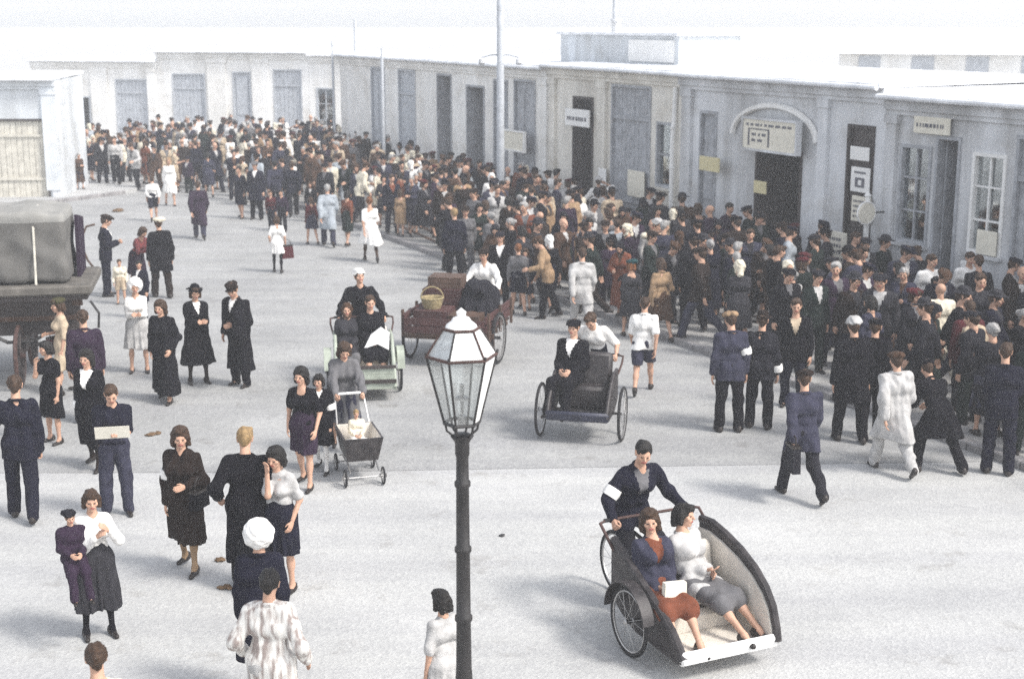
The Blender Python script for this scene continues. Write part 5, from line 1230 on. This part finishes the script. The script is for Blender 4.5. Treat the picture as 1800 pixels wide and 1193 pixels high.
# right side, in front of the kerb
o, J = P_(1406, 876, 14, 1.72, 'man in a slate jacket striding towards the pavement with a bag', pose=posed(WALK, nod=12, look=-20), hand='grip', top='jacket', topc='slate', hem=.72, bottom='trousers', bottomc='charcoal', head='flat_cap', headc='dark brown', shirtc='white')
handbag(W2(o, J, 'wrL', (0, 0, -.03)), R(100), 'charcoal', 'dark shopping bag in the hand of the striding man', .32, .34)
person(1280, 758, 10, 1.80, 'man in a slate jacket and tan cap with armband standing by the kerb', pose=posed(STAND, nod=14), top='jacket', topc='slate', bottom='trousers', bottomc='black', head='flat_cap', headc='tan', band='Ru')
person(1333, 752, -12, 1.74, 'man in a charcoal suit beside the slate jacket', pose=STAND, top='jacket', topc='charcoal', bottom='trousers', bottomc='black', head='brimmed_hat', headc='dark brown', band='Rf')
person(1392, 715, 170, 1.74, 'man in black facing the street with a bag strap showing', pose=STAND, top='jacket', topc='black', bottom='trousers', bottomc='navy', head='short', headc='brown', shirtc='beige')
person(1492, 776, 6, 1.82, 'broad man in a black coat with a light cap by the kerb', pose=posed(STAND, legs=((8, 4, 5), (-6, 6, 5))), top='coat', topc='black', hem=.6, bottom='trousers', bottomc='black', head='cloth_cap', headc='light grey')
person(1528, 768, -20, 1.76, 'man in a black suit leaning to the broad black coat', pose=STEP, top='jacket', topc='black', bottom='trousers', bottomc='black', head='flat_cap', headc='black')
person(1566, 830, 10, 1.70, 'person in a pale grey dust coat and pale trousers walking away', pose=WALK, top='coat', topc='light grey', hem=.55, bottom='trousers', bottomc='light grey', head='flat_cap', headc='brown')
person(1646, 830, 16, 1.62, 'man in black crouching forward with legs apart', pose=dict(legs=((22, 26, 14), (-4, 26, 16)), lean=38, nod=10, arms=((.0, .3, -.4), (.0, .3, -.4))), top='jacket', topc='black', hem=.6, cflare=.2, bottom='trousers', bottomc='black', head='flat_cap', headc='black')
person(1752, 832, -14, 1.78, 'man in a navy suit with his hands in front at the kerb end', pose=HOLD, top='jacket', topc='navy', bottom='trousers', bottomc='navy', head='short', headc='brown')
o, J = P_(1692, 735, 8, 1.70, 'man carrying a pale rucksack on his back in the crowd', pose=STAND, top='jacket', topc='maroon', bottom='trousers', bottomc='charcoal', head='short', headc='brown')
x, y, z = W2(o, J, 'neck', (0, -.24, -.3)); P = [('e', (0, 0, 0), (.2, .12, .22)), ('e', (0, .02, .14), (.19, .13, .09))]
D, lo, ax = field(P, .05, .022, .05); D = D+wrinkle(ax, .012, 3); V, Q = snets(D, lo, .022); k = link('rucksack', mesh_np('rucksack', V, Q, [fabric('beige')])); k.location = (x, y, z); tag(k, 'pale canvas rucksack on the back of the man in maroon', 'rucksack')
# centre
person(1022, 590, 6, 1.76, 'man in a pale grey suit walking up the street', pose=WALK, top='jacket', topc='light grey', bottom='trousers', bottomc='light grey', head='short', headc='brown', hem=.7)
person(966, 546, 20, 1.64, 'woman in a black dress and white headscarf walking away', female=True, pose=WALKM, top='dress', topc='black', bottom='skirt', bottomc='navy', head='headscarf', headc='white')
person(911, 553, 8, 1.48, 'boy in grey shirt and navy shorts following the street', pose=STEP, top='shirt', topc='grey', bottom='shorts', bottomc='navy', head='short', headc='red', bcell=None) if False else person(911, 553, 8, 1.48, 'boy in grey shirt and navy shorts following the street', pose=STEP, top='shirt', topc='grey', bottom='shorts', bottomc='navy', head='short', headc='red')
person(1130, 690, -8, 1.62, 'boy in white tee shirt and pale shorts walking past the black rickshaw', pose=WALKM, top='shirt', topc='white', sleeve=.42, hem=.86, bottom='shorts', bottomc='slate', head='short', headc='brown', hose=None)
person(800, 498, 14, 1.74, 'man in a navy suit standing behind the loaded handcart', pose=STAND, top='jacket', topc='navy', bottom='trousers', bottomc='black', head='short', headc='fair')
person(956, 452, 6, 1.76, 'man in a beige jacket and dark trousers in the street crowd', pose=STEP, top='jacket', topc='beige', hem=.85, bottom='trousers', bottomc='dark green', head='short', headc='brown')
person(934, 448, 10, 1.68, 'woman in a narrow white coat in the street crowd', female=True, pose=STEP, top='coat', topc='white', hem=.5, bottom='skirt', bottomc='black', head='bun', headc='brown')
person(864, 420, 190, 1.72, 'woman wrapped in a long white shawl in the crowd', female=True, pose=STAND, top='coat', topc='white', hem=.4, bottom='skirt', bottomc='grey', head='headscarf', headc='white')
person(1216, 590, 16, 1.84, 'tall man in a black overcoat at the pavement edge', pose=STEP, top='coat', topc='black', hem=.45, bottom='trousers', bottomc='black', head='brimmed_hat', headc='black')
person(1160, 600, 24, 1.6, 'woman in a tan jacket carrying a basket at the pavement edge', female=True, pose=BAG, top='jacket', topc='tan', bottom='skirt', bottomc='brown', head='bob', headc='brown')
person(1108, 592, 10, 1.5, 'girl with a green beret in a grey dress beside the black rickshaw', female=True, pose=STEP, top='dress', topc='dark grey', bottom='skirt', bottomc='dark grey', head='beret', headc='teal', hairc='red')
person(880, 545, 170, 1.66, 'man in black waiting next to the loaded handcart', pose=STAND, top='jacket', topc='black', bottom='trousers', bottomc='black', head='flat_cap', headc='charcoal')

# timber lying at the kerb, scraps on the ground
for i, (a, b, l) in enumerate((((702, 388), (766, 418), 'upper of two timber beams lying at the kerb'), ((698, 402), (772, 436), 'lower of two timber beams lying at the kerb'))):
    p = Vector(G(*a)); q = Vector(G(*b)); k = empty('timber_beam', ((p+q)/2)[:], math.atan2(q.y-p.y, q.x-p.x)); tag(k, l, 'timber'); L_ = (q-p).length
    MB().span((-L_/2, -.07, .005), (L_/2, .07, .14), bev=.01).build('beam', M_BRN, k); MB().span((-L_/2-.004, -.066, .012), (-L_/2-.001, .066, .13)).build('end_grain', M_PW, k)
def scrap(px, py, s, m, label):
    x, y, z = G(px, py); P = [('e', (random.uniform(-.5, .5)*s, random.uniform(-.5, .5)*s, .12*s), (random.uniform(.3, .7)*s, random.uniform(.25, .5)*s, random.uniform(.15, .3)*s)) for _ in range(5)]
    c_ = s/7; D, lo, ax = field(P, .05*s, c_, .1*s+.02); D = D+wrinkle(ax, .06*s, int(px), .6/s); D = np.maximum(D, -.002-ax[2][None, None, :]); V, Q = snets(D, lo, c_)
    k = link('litter', mesh_np('litter', V, Q, [m])); k.location = (x, y, .006); tag(k, label, 'litter')
M_DUNG = mat('straw_dung', (.14, .085, .045), var=.35, scale=20, bump=.8)
scrap(270, 765, .11, M_DUNG, 'brown heap of dung on the ground near the reading man')
scrap(398, 1034, .09, M_DUNG, 'small brown clod beside the woman in navy coat')
scrap(385, 985, .08, M_DUNG, 'flat brown clod behind the black coat')
scrap(884, 942, .05, M_IRON, 'single small black pebble on the open ground')
scrap(212, 372, .24, M_DUNG, 'brown heap on the pale ground before the far pavement')

# ------------------------------------------------------------------ the crowd
DARK = ['black', 'black', 'navy', 'navy', 'charcoal', 'charcoal', 'dark brown', 'plum', 'slate', 'dark grey', 'dark green']
MIX = DARK+['brown', 'grey', 'dark brown', 'tan', 'slate', 'rust', 'dark grey', 'brown']
LIGHT = ['white', 'cream', 'light grey', 'beige', 'pale blue', 'white']
HP = dict(cell=.026, bcell=.034)
protos = []
def proto(kind, desc, **sp):
    sp.setdefault('shirtc', ('light grey', 'grey', 'dark grey', 'brown')[len(protos) % 4])
    r, J = make_person(sp, **HP); protos.append((r, kind, desc, sp))
proto('man', 'jacket', pose=STAND, top='jacket', head='flat_cap', headc='charcoal'); proto('man', 'jacket', pose=WALK, top='jacket', head='flat_cap', headc='dark brown')
proto('man', 'jacket', pose=STEP, top='jacket', head='short', headc='brown'); proto('man', 'jacket', pose=HOLD, top='jacket', head='short', headc='black')
proto('man', 'coat', pose=STEP, top='coat', hem=.5, head='brimmed_hat', headc='black'); proto('man', 'coat', pose=STAND, top='coat', hem=.42, head='flat_cap', headc='black')
proto('man', 'jacket', pose=WALKM, top='jacket', head='brimmed_hat', headc='dark grey'); proto('man', 'shirt', pose=STEP, top='shirt', topc='white', head='short', headc='brown')
proto('man', 'jacket', pose=posed(STAND, look=40, nod=16), top='jacket', head='peaked_cap', headc='navy'); proto('man', 'jacket', pose=posed(STAND, look=-40), top='jacket', head='short', headc='grey')
proto('woman', 'dress', female=True, pose=STEP, top='dress', bottom='skirt', head='wavy', headc='brown'); proto('woman', 'dress', female=True, pose=BAG, top='dress', bottom='skirt', head='bob', headc='black', bhem=.5)
proto('woman', 'coat', female=True, pose=STAND, top='coat', hem=.4, bottom='skirt', head='headscarf', headc='brown'); proto('woman', 'coat', female=True, pose=WALK, top='coat', hem=.42, bottom='skirt', head='beret', headc='maroon')
proto('woman', 'blouse', female=True, pose=WALKM, top='blouse', topc='white', sleeve=.42, bottom='skirt', head='bun', headc='brown'); proto('woman', 'coat', female=True, pose=HOLD, top='coat', hem=.36, bottom='skirt', head='bun', headc='grey')
proto('woman', 'dress', female=True, pose=HOLD, top='dress', sleeve=.42, bottom='skirt', head='headscarf', headc='cream')
proto('man', 'jacket', pose=posed(STEP, lean=16, nod=20, arms=((.1, .3, -.3), (.05, .1, -.5))), top='jacket', head='flat_cap', headc='brown')
proto('man', 'shirt', pose=posed(STAND, arms=((.2, .1, -.3), (.05, .3, .15))), top='shirt', topc='white', sleeve=.5, head='cloth_cap', headc='light grey')
proto('woman', 'coat', female=True, pose=posed(BAG, lean=10, nod=24), top='coat', hem=.3, cflare=.2, bottom='skirt', head='headscarf', headc='charcoal')
proto('man', 'coat', pose=posed(WALK, lean=8, nod=-6), top='coat', hem=.6, cflare=.19, head='bald')
PNAMES = ('jacket', 'coat', 'shirt', 'blouse', 'bodice'); LNAMES = ('trousers', 'skirt')
def inside(poly, x, y):
    c_ = False; n = len(poly)
    for i in range(n):
        x1, y1 = poly[i]; x2, y2 = poly[(i+1) % n]
        if (y1 > y) != (y2 > y) and x < (x2-x1)*(y-y1)/(y2-y1)+x1: c_ = not c_
    return c_
spots = []
KEEP = [tuple(k1.location[:2]), tuple(k2.location[:2]), tuple(k3.location[:2]), tuple(gc.location[:2])]
def scatter(zone, n, d, samp, ok):
    k = 0
    for _ in range(n*60):
        if k >= n: break
        x, y = samp()
        if not ok(x, y): continue
        if any((x-a)**2+(y-b)**2 < .52**2 for a, b in PEOPLE_XY): continue
        if any((x-a)**2+(y-b)**2 < 1.5**2 for a, b in KEEP): continue
        if any((x-a)**2+(y-b)**2 < d*d for a, b, _z in spots[-400:]): continue
        spots.append((x, y, zone)); k += 1
ru = random.uniform
def samp_uw(u0, u1, w0, w1):
    def f_(): return UW(ru(u0, u1), ru(w0, w1))
    return f_
FRONT_KEEP = [FR.w(fx(p), -.5) for p in (1737, 1504, 1546)]
scatter('pave', 125, .56, samp_uw(-2.5, 13.5, .35, 4.9), lambda x, y: True)
scatter('mid', 108, .56, samp_uw(13.5, 31, .25, 4.9), lambda x, y: True)
Z3 = [G(a, b)[:2] for a, b in ((905, 555), (1140, 575), (960, 470), (820, 400), (772, 398), (782, 470), (880, 525))]
scatter('street', 30, .62, lambda: (ru(-4, 6), ru(26, 44)), lambda x, y: inside(Z3, x, y))
Z4 = [G(a, b)[:2] for a, b in ((545, 395), (775, 395), (765, 300), (700, 268), (240, 266), (236, 338), (300, 342), (420, 356), (440, 374), (545, 376))]
scatter('far', 210, .6, lambda: (ru(-20, 0), ru(40, 68)), lambda x, y: inside(Z4, x, y))
Z5 = [G(a, b)[:2] for a, b in ((112, 345), (235, 330), (250, 285), (112, 290))]
scatter('left', 26, .6, lambda: (ru(-24, -12), ru(46, 68)), lambda x, y: inside(Z5, x, y))
spots.sort(key=lambda s: s[0]**2+s[1]**2)
NIND = 300-len(PEOPLE_XY)
WHERE = {'pave': 'by the grey shops', 'mid': 'by the cream shops', 'street': 'in the street crowd', 'far': 'before the far shops', 'left': 'by the far entrance'}
GRP = {'pave': 'crowd on the pavement by the grey shops', 'mid': 'crowd on the pavement by the cream shops', 'street': 'crowd in the street', 'far': 'throng before the far shops', 'left': 'people by the far dark entrance'}
stuffV = []; stuffQ = []; stuffM = []; stuff_mats = []; nv = 0
def mat_id(m):
    if m not in stuff_mats: stuff_mats.append(m)
    return stuff_mats.index(m)
used = set(); LABELS = set()
WZ = {'pave': (11, 6), 'mid': (10, 7), 'street': (7, 7), 'far': (6, 9), 'left': (7, 6)}
ua = math.degrees(math.atan2(-UD.x, UD.y))
for i, (x, y, zone) in enumerate(spots):
    mw_, fw_ = WZ[zone]
    rl = random.random()
    for _try in range(25):
        pi = random.choices(range(len(protos)), [(mw_/10 if p[1] == 'man' else fw_/7)*(((0.12 if zone == 'pave' else .35) if p[2] in ('shirt', 'blouse') else 1)) for p in protos])[0]
        pr_, kind, desc, sp = protos[pi]
        lightp = {'pave': .03, 'mid': .12, 'street': .22, 'far': .34, 'left': .15}[zone]
        tcol = random.choice(LIGHT) if (rl < lightp or desc in ('shirt', 'blouse')) else random.choice(DARK if zone == 'pave' else MIX)
        bcol = tcol if desc == 'dress' or (kind == 'man' and random.random() < .45 and desc != 'shirt') else random.choice(DARK)
        hw_ = sp['head'].replace('_', ' '); hd_ = 'bald head' if hw_ == 'bald' else ('%s %s' % (sp['headc'], hw_)) if sp['head'] in HATS else {'short': '%s hair', 'bob': 'bobbed %s hair', 'wavy': 'wavy %s hair', 'bun': '%s hair bun'}[sp['head']] % sp['headc']
        g_ = '%s and %s' % (tcol+' '+desc, hd_) if desc in ('dress', 'coat') else '%s, %s %s and %s' % (tcol+' '+desc, bcol, 'trousers' if kind == 'man' else 'skirt', hd_)
        lb_ = '%s in %s %s' % (kind, g_, WHERE[zone])
        if len(lb_.split()) > 16: lb_ = '%s in %s and %s %s' % (kind, tcol+' '+desc, hd_, WHERE[zone])
        if lb_ not in LABELS: break
    if i < NIND: LABELS.add(lb_)
    face = random.choice((ua, ua, ua+180, ua+180, ru(0, 360)))+ru(-35, 35)
    if zone == 'far': face = random.choice((ua-20, ua+160, ru(0, 360)))+ru(-40, 40)
    h = ru(1.66, 1.82) if kind == 'man' else ru(1.54, 1.68)
    if random.random() < .06: h *= .78
    z = ground_z(x, y)
    if zone == 'left': z = KERB_H
    if i < NIND:
        if pi not in used: r = pr_; used.add(pi); kids = list(pr_.children)
        else:
            r = pr_.copy(); C.objects.link(r); kids = []
            for ch in pr_.children: c_ = ch.copy(); C.objects.link(c_); c_.parent = r; kids.append(c_)
        for c_ in kids:
            b_ = c_.name.split('.')[0]
            colr = tcol if b_ in PNAMES else (bcol if b_ in LNAMES else None)
            if colr: c_.material_slots[0].link = 'OBJECT'; c_.material_slots[0].material = fabric(colr)
        put(r, x, y, face, h, z); wd = ru(.93, 1.14); r.scale = (r.scale[0]*wd, r.scale[1]*wd, r.scale[2])
        tag(r, lb_, 'person', GRP[zone])
    else:
        s = h/1.75; M = rotz(R(face))*s
        for ch in pr_.children:
            me = ch.data; b_ = ch.name.split('.')[0]
            key = me.name
            if key not in TPL:
                v = np.empty(len(me.vertices)*3, np.float32); me.vertices.foreach_get('co', v)
                q = np.empty(len(me.loops), np.int32); me.loops.foreach_get('vertex_index', q)
                m_ = np.empty(len(me.polygons), np.int32); me.polygons.foreach_get('material_index', m_)
                TPL[key] = (v.reshape(-1, 3).astype(float), q.reshape(-1, 4), m_)
            v, q, m_ = TPL[key]
            ml = np.array(ch.matrix_local if False else ch.matrix_basis)
            v = v @ ml[:3, :3].T+ml[:3, 3]
            colr = tcol if b_ in PNAMES else (bcol if b_ in LNAMES else None)
            ids = np.array([mat_id(fabric(colr) if (colr and j == 0) else mm) for j, mm in enumerate(me.materials)])
            stuffV.append(v @ M.T+np.array([x, y, z])); stuffQ.append(q+nv); stuffM.append(ids[m_]); nv += len(v)
if stuffV:
    o = link('distant_crowd', mesh_np('distant_crowd', np.concatenate(stuffV), np.concatenate(stuffQ), stuff_mats, np.concatenate(stuffM)))
    o['kind'] = 'stuff'; tag(o, 'dense far crowd massed in front of the far white shops', 'crowd')
for i, p in enumerate(protos):
    if i not in used:
        for ch in list(p[0].children): bpy.data.objects.remove(ch)
        bpy.data.objects.remove(p[0])
print('people', len(PEOPLE_XY), 'crowd', len(spots), 'tris', sum(len(m.polygons)*2 for m in bpy.data.meshes if m.users))
